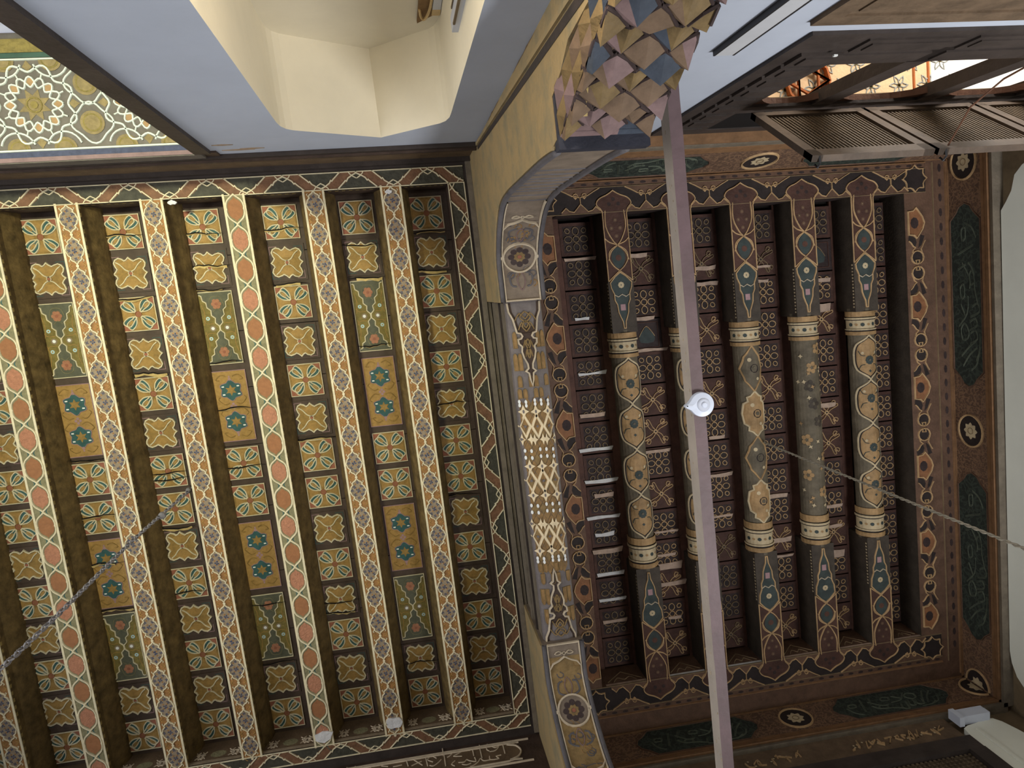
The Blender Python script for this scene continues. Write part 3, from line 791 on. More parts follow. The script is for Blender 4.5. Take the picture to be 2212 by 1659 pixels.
# borders of the right ceiling
def rborder_end(mp, x0, x1, W=.20):
    """strip along a beam-end side: y=0 inner edge .. y=W outer edge"""
    mb = MB(mp); t = .003
    a = [mp(x0, 0, 0), mp(x1, 0, 0), mp(x1, W, 0), mp(x0, W, 0)]
    mb.raw(a+[(p[0], p[1], p[2]+.25) for p in a], [(0,1,2,3),(0,1,5,4),(1,2,6,5),(2,3,7,6),(3,0,4,7)], 'r_brown_band')
    mb.rect(x0, .0, x1, .155, .001, 'r_black')
    cs = [u+RBW/2 for u in RB]; mids = [cs[0]-.211]+[c+.211 for c in cs]
    for m_ in mids:
        # outer brown fields between the heads, with the looped knot hanging from them
        o = [(m_-.13, .155), (m_-.09, .135), (m_-.05, .112), (m_-.02, .108), (m_, .100), (m_+.02, .108), (m_+.05, .112), (m_+.09, .135), (m_+.13, .155)]
        o = [(max(x0, min(x1, x)), y) for x, y in o]
        mb.fill(o, .0022, 'r_brown_band'); mb.rib(o, .007, .009, 'gold_line', h0=.001)
        for sx in (1, -1):
            mb.ring(m_+sx*.028, .112, .014, .006, .009, 'gold_line', 8); mb.disc(m_+sx*.028, .098, .009, .0045, 'gold_line', 4)
        mb.rib([(m_, .102), (m_, .06)], .007, .009, 'gold_line', h0=.001)
        z = [(m_-.125, .012), (m_-.095, .040), (m_-.075, .020), (m_-.045, .012), (m_, .060), (m_+.045, .012), (m_+.075, .020), (m_+.095, .040), (m_+.125, .012)]
        z = [(max(x0, min(x1, x)), y) for x, y in z]
        mb.fill([(z[0][0], 0)]+z+[(z[-1][0], 0)], .0022, 'r_brown_band'); mb.rib(z, .007, .009, 'gold_line', h0=.001)
    for c in cs:
        hd = [(.078, -.01), (.086, .02), (.104, .038), (.112, .056), (.100, .078), (.078, .094), (.050, .104), (.024, .118), (0, .134)]
        f = cr(hd, 2); f = f+mir(f[::-1][1:], -1, 1)
        mb.fill(sh(f, c, 0), .004, 'r_ground'); mb.rib(sh(f, c, 0), .008, .011, 'gold_line', h0=.003)
        for x, y in ((-.03, .05), (.03, .05), (0, .08)): mb.disc(c+x, y, .013, .005, 'r_ground_dark', 7)
    n = int((x1-x0)/.075)
    for i in range(n): mb.disc(x0+(i+.5)*(x1-x0)/n, .178, .020, .0015, 'r_ground_dark', 8, .008)
    mb.rib([(x0, .158), (x1, .158)], .006, .007, 'gold_line_dim'); mb.rib([(x0, W-.004), (x1, W-.004)], .010, .012, 'r_moulding'); mb.rib([(x0, .0), (x1, .0)], .006, .006, 'gold_line_dim')
    return mb
build('border_strip', rborder_end(lambda x, y, h: (x, RN-y*.975, H-h), .876, 3.549), CEIL_R, (2.2, RN-.1, H))
build('border_strip', rborder_end(lambda x, y, h: (x, RS+y*1.1, H-h), .876, 3.549), CEIL_R, (2.2, RS+.1, H))
def rborder_side(mp, y0, y1, W):
    mb = MB(mp); t = .003
    a = [mp(0, y0, 0), mp(W, y0, 0), mp(W, y1, 0), mp(0, y1, 0)]
    mb.raw(a+[(p[0], p[1], p[2]+.25) for p in a], [(0,1,2,3),(0,1,5,4),(1,2,6,5),(2,3,7,6),(3,0,4,7)], 'log_dark')
    mb.rect(0, y0, W, y1, .001, 'r_brown_band')
    P = .56; n = int(math.ceil((y1-y0)/P)); w = W/2
    for i in range(n+1):
        y = y0+.20+i*P
        ok = lambda pts: [(x, max(y0, min(y1, yy))) for x, yy in pts]
        if y-.1 < y1:
            hx = [(w-.058, 0), (w-.045, .040), (w-.020, .075), (w, .100), (w+.020, .080), (w+.058, .076)]
            f = ok([(x, y+yy) for x, yy in hx]+[(x, y-yy) for x, yy in hx[::-1][:-1]])
            mb.fill(f, .003, 'r_orange'); mb.rib(f, .0095, .011, 'gold_line', True, h0=.001); mb.disc(w+.012, min(y1, y), .030, .004, 'r_ground_dark', 9, .038)
        for s_ in (1, -1):
            yk = y+P/2+s_*.052
            if yk > y1-.05: continue
            mb.disc(w, yk, .042, .0025, 'r_black', 12); mb.ring(w, yk, .044, .0095, .011, 'gold_line', 12)
            mb.rib([(w-.013, yk-s_*.018), (w+.013, yk-s_*.018), (w+.010, yk-s_*.040), (w-.010, yk-s_*.040)], .006, .011, 'gold_line', True, h0=.002)
            z = ok([(w+.04, yk+s_*.01), (w+.03, yk+s_*.05), (w+.012, yk+s_*.065), (w+.028, yk+s_*.075), (w+.045, yk+s_*.10), (w+.060, yk+s_*.112)])
            mb.rib(z, .007, .009, 'gold_line', h0=.001)
            z = ok([(w-.04, yk+s_*.01), (w-.030, yk+s_*.055), (w-.048, yk+s_*.09), (w-.06, yk+s_*.11)])
            mb.rib(z, .007, .009, 'gold_line', h0=.001)
            mb.fill(ok([(w, yk+s_*.10), (w+.012, yk+s_*.066), (w+.06, yk+s_*.12), (w+.055, yk+s_*.15), (w+.01, yk+s_*.13)]), .002, 'r_black')
            mb.fill(ok([(w-.01, yk+s_*.06), (w-.035, yk+s_*.08), (w-.06, yk+s_*.14), (w-.03, yk+s_*.15)]), .002, 'r_black')
    return mb
build('border_strip', rborder_side(lambda x, y, h: (.875+x, y, H-h), RN, RS, .125), CEIL_R, (.95, 1.2, H))
build('border_strip', rborder_side(lambda x, y, h: (3.55-x, y, H-h), RN, RS, .16), CEIL_R, (3.47, 1.2, H))
mb = MB(); mb.box((3.55, RN-.195, H), (3.70, RS+.22, H+.25), 'r_brown_band')
mb.mp = lambda x, y, h: (x, y, H-h)
for i in range(36): mb.disc(3.655, RN-.15+i*.097, .012, .002, 'r_ground_dark', 8, .028)
mb.rib([(3.60, RN-.19), (3.60, RS+.22)], .006, .008, 'gold_line_dim'); mb.rib([(3.695, RN-.19), (3.695, RS+.33)], .012, .012, 'r_moulding')
build('margin_board', mb, CEIL_R, (3.62, 1.2, H))
for x, y in ((1.03-.08, RN-.09), (3.47, RN-.09), (3.47, RS+.10), (.95, RS+.10)):
    mb = MB(lambda a, b, h: (a, b, H-h)); f = [(x+(.075+.012*math.cos(8*t*PI/12))*math.cos(t*PI/12), y+(.075+.012*math.cos(8*t*PI/12))*math.sin(t*PI/12)) for t in range(24)]
    mb.fill(f, .005, 'r_black'); mb.rib(f, .008, .011, 'gold_line', True, h0=.001); build('corner_boss', mb, CEIL_R, (x, y, H))

# ------------------------------------------------------------------ inscription friezes under the right ceiling
STR = [[(.08,.3),(.15,.55),(.20,.85)], [(.14,.25),(.20,.55),(.24,.82)], [(.25,.5),(.24,.32),(.30,.25),(.34,.4),(.29,.55),(.25,.5)], [(.32,.18),(.40,.5),(.50,.55)], [(.20,.95),(.10,.82),(.06,.6)],
       [(.22,.6),(.25,.86),(.30,.8),(.28,.6)], [(.30,.58),(.33,.86),(.37,.8),(.35,.6)], [(.38,.62),(.41,.95),(.46,.9),(.44,.7)], [(.46,.9),(.55,.8),(.65,.76),(.70,.58)],
       [(.50,.42),(.49,.3),(.55,.26),(.57,.4),(.50,.42)], [(.58,.78),(.57,.66),(.63,.62),(.65,.74),(.58,.78)], [(.45,.28),(.38,.44)], [(.70,.36),(.62,.6),(.55,.62)], [(.75,.2),(.80,.8)], [(.84,.5),(.83,.38),(.89,.36),(.90,.5),(.84,.5)], [(.93,.5),(.90,.75),(.84,.9)], [(.66,.2),(.69,.5)], [(.12,.8),(.18,.92),(.28,.95)]]
def frieze(parent, mp, length, items, zc=4.35, hh=.135):
    """mp(x, y, h): x along, y height; items: ('c', x0, x1) cartouche, ('m', x) medallion, ('h', x) corner medallion"""
    mb = MB(mp); mb.rect(length[0], zc-hh-.02, length[1], H, 0, 'r_arabesque'); build('arabesque_ground', mb, parent, mp((length[0]+length[1])/2, zc, 0))
    for it in items:
        mb = MB(mp)
        if it[0] == 'c':
            x0, x1 = it[1], it[2]; e = .11
            f = [(x0, zc), (x0+.02, zc+hh*.35), (x0+.06, zc+hh*.55), (x0+e, zc+hh*.95), (x1-e, zc+hh*.95), (x1-.06, zc+hh*.55), (x1-.02, zc+hh*.35), (x1, zc)]
            f = f+[(x, 2*zc-z) for x, z in f[::-1][1:-1]]
            mb.fill(f, .002, 'cart_green'); mb.rib(f, .010, .008, 'r_brown_band', True)
            L = x1-x0-.1
            for st in STR:
                for off in (-.004, .004):
                    mb.rib(cr([(x1-.05-L*px_+off, zc+hh*.85*(1-2*py)) for px_, py in st], 3), .0045, .006, 'cart_stroke', h0=.001)
            build('cartouche', mb, parent, mp((x0+x1)/2, zc, 0))
        else:
            x = it[1]; heart = it[0] == 'h'
            r = .105
            o = [(x+r*1.05*math.cos(t*PI/12), zc+r*math.sin(t*PI/12)) for t in (range(6, 19) if heart else range(24))]
            mb.fill(o, .002, 'r_black'); mb.rib(o, .014, .010, 'gold_line', not heart)
            p_ = [(x+(.052+.008*math.cos(8*t*PI/16))*math.cos(t*PI/16), zc+(.052+.008*math.cos(8*t*PI/16))*math.sin(t*PI/16)) for t in (range(8, 25) if heart else range(32))]
            mb.fill(p_, .004, 'pale_ring'); heart or mb.ring(x, zc, .022, .006, .007, 'gold_line_dim', 10)
            build('medallion', mb, parent, mp(x, zc, 0))
def mould(parent, mp, length, prof):
    for y0, y1, d, n in prof:
        mb = MB(mp); a = [mp(length[0], y0, -.06), mp(length[1], y0, -.06), mp(length[1], y1, -.06), mp(length[0], y1, -.06)]
        b = [mp(length[0], y0, d), mp(length[1], y0, d), mp(length[1], y1, d*.6), mp(length[0], y1, d*.6)]
        mb.raw(a+b, [(0,1,2,3),(4,5,6,7),(0,1,5,4),(1,2,6,5),(2,3,7,6),(3,0,4,7)], n); build('moulding', mb, parent, mp((length[0]+length[1])/2, y0, 0))
UE, VSR, VNR = 3.71, 3.11, -.655
mb = MB(); mb.box((.76, 2.97, H), (3.72, 3.16, H+.2), 'r_brown_band'); build('margin_board', mb, CEIL_R, (2.2, 3.05, H))
mb = MB(); mb.box((.76, -.80, H), (3.72, -.595, H+.2), 'r_brown_band'); build('margin_board', mb, CEIL_R, (2.2, -.7, H))
mb = MB(); mb.box((.74, -.6, H), (.875, 3.0, H+.2), 'r_brown_band'); build('margin_board', mb, CEIL_R, (.8, 1.2, H))
PROF = ((4.09, 4.125, .030, 'moulding_grey'), (4.125, 4.165, .036, 'r_moulding'), (4.165, 4.20, .024, 'r_moulding'), (4.485, 4.50, .012, 'r_moulding'))
T3 = empty('trim_3', (UE, 1.2, 4.3)); tag(T3, 'carved frieze with two dark green inscription cartouches above the white end wall', kind='structure')
frieze(T3, lambda x, y, h: (UE-h, x, y), (VNR, VSR), [('m', -.56), ('c', -.30, .92), ('m', 1.226), ('c', 1.52, 2.75), ('h', 3.098)]); mould(T3, lambda x, y, h: (UE-h, x, y), (VNR-.03, VSR), PROF)
T4 = empty('trim_4', (2.2, VSR, 4.3)); tag(T4, 'carved frieze with inscription cartouches above the latticed window', kind='structure')
mpS = lambda x, y, h: (x, VSR-h, y)
frieze(T4, mpS, (.8, UE), [('c', 1.16, 2.02), ('m', 2.30), ('c', 2.58, 3.46), ('h', 3.698)]); mould(T4, mpS, (.8, UE), PROF)
mb = MB(mpS); mb.rect(.8, 3.86, 3.22, 4.09, -.004, 'dusty_wood')
rr = random.Random(2)
for g in ((.95, 1.35), (1.75, 2.1), (2.45, 3.15)):
    x = g[0]
    while x < g[1]:
        z = 3.985
        pts_ = [(x+.055*rr.random(), z-.045+.09*rr.random()) for _ in range(rr.choice((3, 4, 5)))]; mb.rib(cr(pts_, 3), .007, .007, 'gold_line', h0=-.003); mb.disc(x+.05*rr.random(), z+.03*rr.uniform(-1, 1), .007, .004, 'pale_ring', 6); x += rr.uniform(.035, .07)
build('gilded_lettering_strip', mb, T4, (2, VSR, 3.95))
T5 = empty('trim_5', (2.2, VNR, 4.3)); tag(T5, 'carved frieze with a medallion above the top-hung lattice shutters', kind='structure')
mpN = lambda x, y, h: (x, -.602-.084*(4.5-y)/.33+h, y)     # leans back towards the wall
frieze(T5, mpN, (.8, UE), [('c', 1.20, 1.98), ('m', 2.31), ('c', 2.60, 3.42)]); mould(T5, mpN, (.8, UE), tuple((a, b, d*.2, n) for a, b, d, n in PROF))
mb = MB(); mb.box((.8, -.80, 4.075), (UE, -.71, 4.09), 'r_moulding'); build('soffit_board', mb, T5, (2.2, -.72, 4.1))

# ------------------------------------------------------------------ carved girder between the two ceilings
GU0, GU1, GZ = .562, .772, 3.955
GV0, GV1 = .06, 2.12
G = empty('carved_girder', ((GU0+GU1)/2, 1.1, GZ))
tag(G, 'long carved girder with cream diamonds and scalloped rows between the two ceilings', 'girder')
mb = MB(); mb.box((GU0, .10, GZ+.035), (GU1, 2.07, 4.497), 'moulding_grey')
mb.box((GU0-.012, GV0, GZ+.30), (GU0, GV1, GZ+.34), 'moulding_grey'); mb.box((GU0-.010, GV0, GZ+.16), (GU0, GV1, GZ+.19), 'moulding_dark')
build('girder_body', mb, G, ((GU0+GU1)/2, 1.1, 4.2))
gc = (GU0+GU1)/2; gw = (GU1-GU0)/2
# faceted soffit: five long facets
prof = [(-gw, .045), (-gw*.92, .012), (-gw*.4, -.006), (gw*.4, -.006), (gw*.92, .012), (gw, .045)]
mb = MB()
for (x0, z0), (x1, z1) in zip(prof[:-1], prof[1:]):
    mb.raw([(gc+x0, GV0, GZ+z0), (gc+x1, GV0, GZ+z1), (gc+x1, GV1, GZ+z1), (gc+x0, GV1, GZ+z0)], [(0, 1, 2, 3)], 'girder_slate')
SOF = build('soffit', mb, G, (gc, 1.1, GZ))
def gz(x):
    x = max(-gw, min(gw, x))
    for (x0, z0), (x1, z1) in zip(prof[:-1], prof[1:]):
        if x0 <= x <= x1: return z0+(z1-z0)*(x-x0)/(x1-x0)
gmp = lambda x, y, h: (gc+max(-gw, min(gw, x)), y, GZ+gz(x)-h)
def diam(mb, x, y, r, h, n, ry=None):
    ry = ry or r
    mb.fill([(x, y-ry), (x+r*.35, y-ry*.30), (x+r, y), (x+r*.35, y+ry*.30), (x, y+ry), (x-r*.35, y+ry*.30), (x-r, y), (x-r*.35, y-ry*.30)], h, n)
mb = MB(gmp)      # gilt stepped ground with beads, three cream diamond groups
for row, y in enumerate([.66+.036*i for i in range(28)]):
    for x in (-.085, -.042, 0, .042, .085):
        xx = x+(.021 if row % 2 else 0)
        if abs(xx) < .1: mb.fill([(xx, y-.034), (xx+.020, y), (xx, y+.034), (xx-.020, y)], .002+.0002*(row % 3), 'girder_gold' if row % 4 != 1 else 'bracket_ochre')
for yc, up in ((.79, 1), (1.105, 0), (1.435, -1)):
    for k, x in enumerate((-.068, 0, .068)):
        o = .004*k
        for sy in ((-1, 1) if up == 0 else (-up,)):
            diam(mb, x, yc+sy*.085+o, .030, .009, 'girder_cream', .040); mb.disc(x, yc+sy*.085+o, .006, .0095, 'girder_slate', 6, .011)
        mb.rib([(x, yc-.062+o), (x+.030, yc+o), (x, yc+.062+o), (x-.030, yc+o)], .017, .009, 'girder_cream', True, h0=.002)
        mb.disc(x, yc+o, .008, .006, 'girder_slate', 6)
        if up:
            for sx in (1, -1): diam(mb, x+sx*.024, yc+up*.075+o, .020, .009, 'girder_cream', .034)
for y in (.645, .665, .925, .965, 1.245, 1.285, 1.56, 1.58):
    for x in (-.085, -.05, 0, .035, .075): mb.disc(x, y+.006*((x*100) % 3), .0075, .011, 'white_dot', 7, .012)
build('diamond_carving', mb, SOF, (gc, 1.1, GZ))
for (ya, yb, d, nm) in ((.13, .64, 1, 0), (2.07, 1.59, -1, 1)):
    mb = MB(gmp)
    rows = [(abs(yb-ya)-.062, .058), (abs(yb-ya)-.135, .070), (abs(yb-ya)-.26, .105), (abs(yb-ya)-.38, .10)]
    for ri, (yo, hh) in enumerate(rows):
        n = 6 if ri < 2 else 7
        for i in range(n):
            x = -.09+.18*(i+.5)/n+(.008 if ri % 2 else 0); w_ = .0105
            if ri >= 2 and abs(x) < .045: continue
            if (i+ri) % 3 == 2 and ri < 2: continue
            y0, y1 = ya+d*(yo+hh*.9), ya+d*yo
            a = [(x-w_, y0), (x+w_, y0), (x+w_, y1+(y0-y1)*.35)]+[(x+w_*math.cos(t*PI/5), y1+(y0-y1)*.30*(1-math.sin(t*PI/5))) for t in range(6)]+[(x-w_, y1+(y0-y1)*.35)]
            mb.fill(a, .004, 'girder_gold'); mb.rib(a, .004, .0065, 'bracket_ochre', True, h0=.002)
    build('scalloped_rows', mb, SOF, (gc, (ya+yb)/2, GZ))
    mb = MB(gmp)
    q = [(.090, -.03), (.086, .02), (.068, .06), (.060, .105), (.054, .135), (.034, .140), (.026, .155), (.034, .168), (.052, .172), (.050, .195), (.034, .212), (.038, .24), (.030, .275), (.014, .31), (.012, .335), (.028, .350), (.012, .362), (.008, .40), (0, .43)]
    f = [(x, ya+d*y) for x, y in q]; f = f+mir(f[::-1][1:], -1, 1)
    mb.fill(f, .006, 'dark_wood'); mb.rib(f, .011, .014, 'bracket_line', h0=.004)
    for y, w_ in ((.05, .03), (.10, .022), (.20, .014), (.25, .010)):
        for sx in (1, -1): mb.rib(cr([(0, ya+d*(y-.03)), (sx*w_, ya+d*y), (0, ya+d*(y+.03))], 3), .008, .009, 'bracket_ochre', h0=.005)
        mb.rib(cr([(-w_*2, ya+d*(y+.02)), (-w_, ya+d*(y-.02)), (0, ya+d*(y+.01)), (w_, ya+d*(y-.02)), (w_*2, ya+d*(y+.02))], 3), .007, .008, 'bracket_ochre', h0=.005)
    build('painted_tongue', mb, SOF, (gc, (ya+yb)/2, GZ))

# ------------------------------------------------------------------ wall brackets with hanging stalactite ends
PR = [(.873, 3.92), (.76, 3.915), (.65, 3.905), (.515, 3.775), (.406, 3.57), (.372, 3.33), (.367, 2.97), (.367, 2.53), (.375, 2.31)]
BU0, BU1 = .545, .785
def bracket(label, wall, sgn, k, north):
    """profile PR is (distance from wall, height); wall plane at v=wall, bracket grows towards sgn"""
    P = cr([(d*k, z) for d, z in PR], 6)
    B = empty('wall_bracket', ((BU0+BU1)/2, wall, 2.3)); tag(B, label, 'bracket')
    V = lambda d: wall+sgn*d
    mb = MB(); poly = [(BU0, V(d), z) for d, z in P]+[(BU0, V(0), 2.31), (BU0, V(0), 4.49), (BU0, V(.873*k), 4.49)]
    mb.extr(poly, (BU1-BU0, 0, 0), 'bracket_wood'); BB = build('bracket_board', mb, B, (.66, V(.3), 3.3))
    # ochre plaster cheek on the west side with a sunk band
    mb = MB(); e = .012
    cheek = [(BU0-e, V(d+.0), z-.0) for d, z in P]+[(BU0-e, V(.36*k), 2.225), (BU0-e, V(.235*k), 2.225), (BU0-e, V(.20*k), 2.09), (BU0-e, V(.15*k), 1.976), (BU0-e, V(.135*k), 1.75), (BU0-e, V(.11*k), 1.5), (BU0-e, V(0), 1.5), (BU0-e, V(0), 4.48), (BU0-e, V(.873*k), 4.48)]
    mb.extr(cheek, (e, 0, 0), 'ochre_plaster'); PC = build('plaster_cheek', mb, B, (BU0, V(.3), 3.2))
    mb = MB(); z0 = 1.5
    mb.raw([(BU0-e-.002, V(.10), 1.55), (BU0-e-.002, V(.13), 1.55), (BU0-e-.002, V(.045), 4.05), (BU0-e-.002, V(.025), 4.05)], [(0, 1, 2, 3)], 'moulding_dark')
    mb.bar((BU0-e-.004, V(.085), 1.55), (BU0-e-.004, V(.015), 4.05), .012, .016, 'ochre_plaster', up=(0, 1, 0)); build('cheek_moulding', mb, PC, (BU0, V(.07), 2.8))
    # soffit ornament follows the curve
    cum = [0]
    for a, b in zip(P[:-1], P[1:]): cum.append(cum[-1]+math.hypot(b[0]-a[0], b[1]-a[1]))
    def smp(x, s_, h):
        s_ = max(0, min(cum[-1]-1e-6, s_)); i = max(j for j in range(len(cum)-1) if cum[j] <= s_)
        a, b = P[i], P[i+1]; t = (s_-cum[i])/(cum[i+1]-cum[i]); tx, tz = (b[0]-a[0])/(cum[i+1]-cum[i]), (b[1]-a[1])/(cum[i+1]-cum[i])
        nx, nz = -tz, tx            # outward: down at the tip, away from the wall lower down
        if nz > 0 or (abs(nz) < .2 and nx < 0): nx, nz = -nx, -nz
        if nx < 0 and nz > -.2: nx = -nx
        return (.665+x, V(a[0]+(b[0]-a[0])*t+abs(nx)*h), a[1]+(b[1]-a[1])*t-abs(nz)*h)
    L = cum[-1]; ss = [i*L/40 for i in range(41)]
    for sx in (1, -1):
        mb = MB(); mb.tube([smp(sx*.112, s_, .004) for s_ in ss], .013, 'bracket_edge', 8); build('edge_roll', mb, BB, (.665+sx*.112, V(.5), 3.6), smooth=True)
    mb = MB(smp); W = .094
    def sq(s0, s1, w_, h, n):
        m_ = max(2, int((s1-s0)/.03))
        for i in range(m_):
            a, b = s0+(s1-s0)*i/m_, s0+(s1-s0)*(i+1)/m_
            mb.rect(-w_, a, w_, b, h, n)
    c0 = .245 if north else .40; a0 = .04 if north else .085; a1 = .52 if north else .78
    sq(a0, a1-.02, W, .002, 'bracket_ochre' if not north else 'bracket_wood')
    for i in range(22):
        rr = random.Random(i+(7 if north else 3)); x, s_ = rr.uniform(-.07, .07), rr.uniform(a0+.03, a1-.05)
        mb.rib(cr([(x, s_), (x+.02, s_+.015), (x+.012, s_+.035), (x-.012, s_+.03), (x-.018, s_+.008)], 2), .007, .0045, 'bracket_edge' if i % 2 else 'girder_gold', h0=.0015)
    mb.disc(0, c0, .086, .004, 'bracket_wood', 22); mb.ring(0, c0, .088, .014, .012, 'bracket_line', 26)
    for i in range(8):
        a = i*PI/4; mb.disc(.045*math.cos(a), c0+.045*math.sin(a), .018, .0055, 'mq_rib', 8)
        mb.disc(.022*math.cos(a+.39), c0+.022*math.sin(a+.39), .010, .006, 'bracket_ochre', 6)
    mb.disc(0, c0, .012, .007, 'brick_red', 8)
    for sx in (1, -1):
        mb.rib([(sx*W, s_) for s_ in ss if s_ < (.75 if north else 1.0)], .010, .010, 'bracket_line'); mb.disc(sx*.094, c0, .012, .012, 'bracket_line', 8)
    for s_, d in ((a0, 1), (a1, -1)):
        if north and d == 1: continue
        mb.rib([(x, s_-d*y) for x, y in ((-W, -.07), (-.07, -.035), (-.035, -.022), (0, 0), (.035, -.022), (.07, -.035), (W, -.07))], .010, .012, 'bracket_line', h0=.002)
        for sx in (1, -1): mb.rib(cr([(0, s_-d*.01), (sx*.03, s_-d*.035), (sx*.055, s_-d*.02), (sx*.03, s_-d*.015), (0, s_-d*.03)], 3), .005, .008, 'bracket_line', h0=.002)
    mb.rib([(-W, .006), (W, .006)], .012, .012, 'bracket_line')
    for cc in (c0-.135, c0+.15):
        mb.rib(cr([(0, cc-.05), (.022, cc), (0, cc+.05), (-.022, cc)], 3, True), .006, .006, 'mq_pink', True, h0=.002)
        for sx in (1, -1): mb.rib(cr([(sx*.02, cc+.05), (sx*.06, cc+.03), (sx*.055, cc-.02), (sx*.03, cc-.03)], 3), .011, .006, 'bracket_edge', h0=.002)
    build('painted_soffit', mb, BB, (.665, V(.5), 3.7))
    mb = MB(smp)
    for i in range(9 if north else 6):       # plank joints of the plain lower part
        s_ = .72+.09*i+.012*(i % 3); mb.rib([(-.095, s_), (-.03, s_+.006), (.03, s_-.004), (.095, s_+.004)], .006, .004, 'bracket_edge', h0=.0)
    build('plank_joints', mb, BB, (.665, V(.4), 3.0))
    # dark plate, then tiers of stalactite cells shrinking back to the wall
    mb = MB(); y = sorted((V(0), V(.378*k)))
    mb.box((BU0, y[0], 2.255), (BU1+.03, y[1], 2.315), 'navy_board'); y2 = sorted((V(0), V(.392*k))); mb.box((BU0-.01, y2[0], 2.205), (BU1+.035, y2[1], 2.255), 'navy_board'); build('dark_plate', mb, B, (.66, V(.2), 2.27))
    core = MB(); pts = [(BU0+.01, V(.335*k), 2.23), (BU0+.01, V(.01), 1.16), (BU0+.01, V(0), 1.12), (BU0+.01, V(0), 2.23)]
    core.extr(pts, (.25, 0, 0), 'mq_rib'); build('pendant_core', core, B, (.66, V(.1), 1.6))
    rr = random.Random(21 if north else 22)
    w0, w1 = BU0-.004, BU1+.022
    def Q(x, s_, h):            # stepped face of the pendant: x across, s_ down from the plate, h outwards
        f = s_/1.1; st_ = (s_ % .17)/.17
        d = (.362-.345*f)+.030*(.5-st_)+h
        return Vector((x, V(max(.004, d)*k), 2.228-s_+h*.35))
    mb = MB(); rb = MB()
    cols = ('mq_gold', 'mq_pink', 'mq_gold', 'mq_brown', 'mq_gold', 'mq_blue')
    ns = 26; nxx = 6
    for j_ in range(ns):          # recessed ground in colour patches
        for i_ in range(nxx):
            xa, xb, sa, sb = w0+(w1-w0)*i_/nxx, w0+(w1-w0)*(i_+1)/nxx, 1.08*j_/ns, 1.08*(j_+1)/ns
            mb.raw([Q(xa, sa, -.012), Q(xb, sa, -.012), Q(xb, sb-.001, -.012), Q(xa, sb-.001, -.012)], [(0, 1, 2, 3)], ('mq_pink', 'mq_pink', 'mq_blue', 'mq_brown')[(i_//2+j_//3) % 4])
    a_ = (w1-w0)/4; cells = []
    for j_ in range(0, 20):
        for i_ in range(0, 5):
            if (i_+j_) % 2: continue
            cells.append((w0+i_*a_, .085+j_*a_*.82, i_, j_))
    for (xc, s0, i_, j_) in cells:
        if s0 > 1.02: continue
        xc += rr.uniform(-.005, .005); s0 += rr.uniform(-.006, .006)
        rx, rs = a_*rr.uniform(.82, .95), a_*rr.uniform(.70, .84)
        cl = lambda x: max(w0, min(w1, x))
        ring_ = [(cl(xc+rx*math.cos(t*PI/4)*(1 if t % 2 == 0 else .80)), max(.0, s0+rs*math.sin(t*PI/4)*(1 if t % 2 == 0 else .80))) for t in range(8)]
        n1 = rr.choice(('mq_gold',)*5+('mq_pink',)*4+('mq_brown',)*4+('mq_blue',)*1); n2 = n1 if rr.random() < .6 else rr.choice(('mq_pink', 'mq_brown', 'mq_gold', 'mq_brown', 'mq_blue'))
        C = Q(cl(xc+rr.uniform(-.01, .01)), max(.0, s0-rs*.25), .034); R = [Q(x, s_, .0) for x, s_ in ring_]
        for t in range(8): mb.raw([C, R[t], R[(t+1) % 8]], [(0, 1, 2)], n1 if t in (0, 1, 2, 7) else n2)
        # hanging lip under each cell and the hollow star below it
        for t in range(0, 4):
            A_, B_ = ring_[t], ring_[t+1]; mb.raw([Q(*A_, 0), Q(*B_, 0), Q(*B_, -.020), Q(*A_, -.020)], [(0, 1, 2, 3)], 'mq_rib')
            if (B_[0]-A_[0])**2+(B_[1]-A_[1])**2 > 1e-5: rb.bar(Q(*A_, .002), Q(*B_, .002), .006, .007, 'mq_rib', up=(0, 1, .3))
    for jj in range(9):           # facets wrapping the west flank
        for kk in range(2):
            s0, s1 = .02+.105*jj, .02+.105*(jj+1)
            f0, f1 = (.362-.345*s0/1.1)*k, (.362-.345*s1/1.1)*k
            g0, g1 = f0*(1-.22*kk), f1*(1-.22*kk); e0, e1 = f0*(1-.22*(kk+1)), f1*(1-.22*(kk+1))
            q_ = [Vector((BU0-.004, V(g0), 2.228-s0)), Vector((BU0-.004, V(e0), 2.228-s0)), Vector((BU0-.004, V(e1), 2.228-s1)), Vector((BU0-.004, V(g1), 2.228-s1))]
            C = sum(q_, Vector())/4+Vector((-.016, 0, 0)); n1 = cols[(jj*2+kk*3) % 6]
            for t in range(4): mb.raw([C, q_[t], q_[(t+1) % 4]], [(0, 1, 2)], n1 if t < 2 else cols[(jj+kk) % 6])
    SCL = build('stalactite_cells', mb, B, (.66, V(.2), 1.8)); build('cell_ribs', rb, SCL, (.66, V(.2), 1.8))
    if north:      # broken pale wood at the edge
        mb = MB()
        for p in ([(.553, V(.285), 2.06), (.575, V(.30), 2.03), (.566, V(.27), 1.96), (.548, V(.24), 1.92), (.545, V(.26), 2.0)], [(.56, V(.31), 2.10), (.59, V(.315), 2.08), (.575, V(.28), 2.0)]):
            mb.extr(p, (.004, .012, -.004), 'splinter')
        build('broken_edge', mb, B, (.56, V(.28), 2.0))
    return B
bracket('curved painted bracket with faceted stalactite end, beside the arched niche', VW, 1, 1.0, True)
bracket('painted bracket with ringed rosette at the inscription frieze end of the girder', 3.0, -1, 1.06, False)

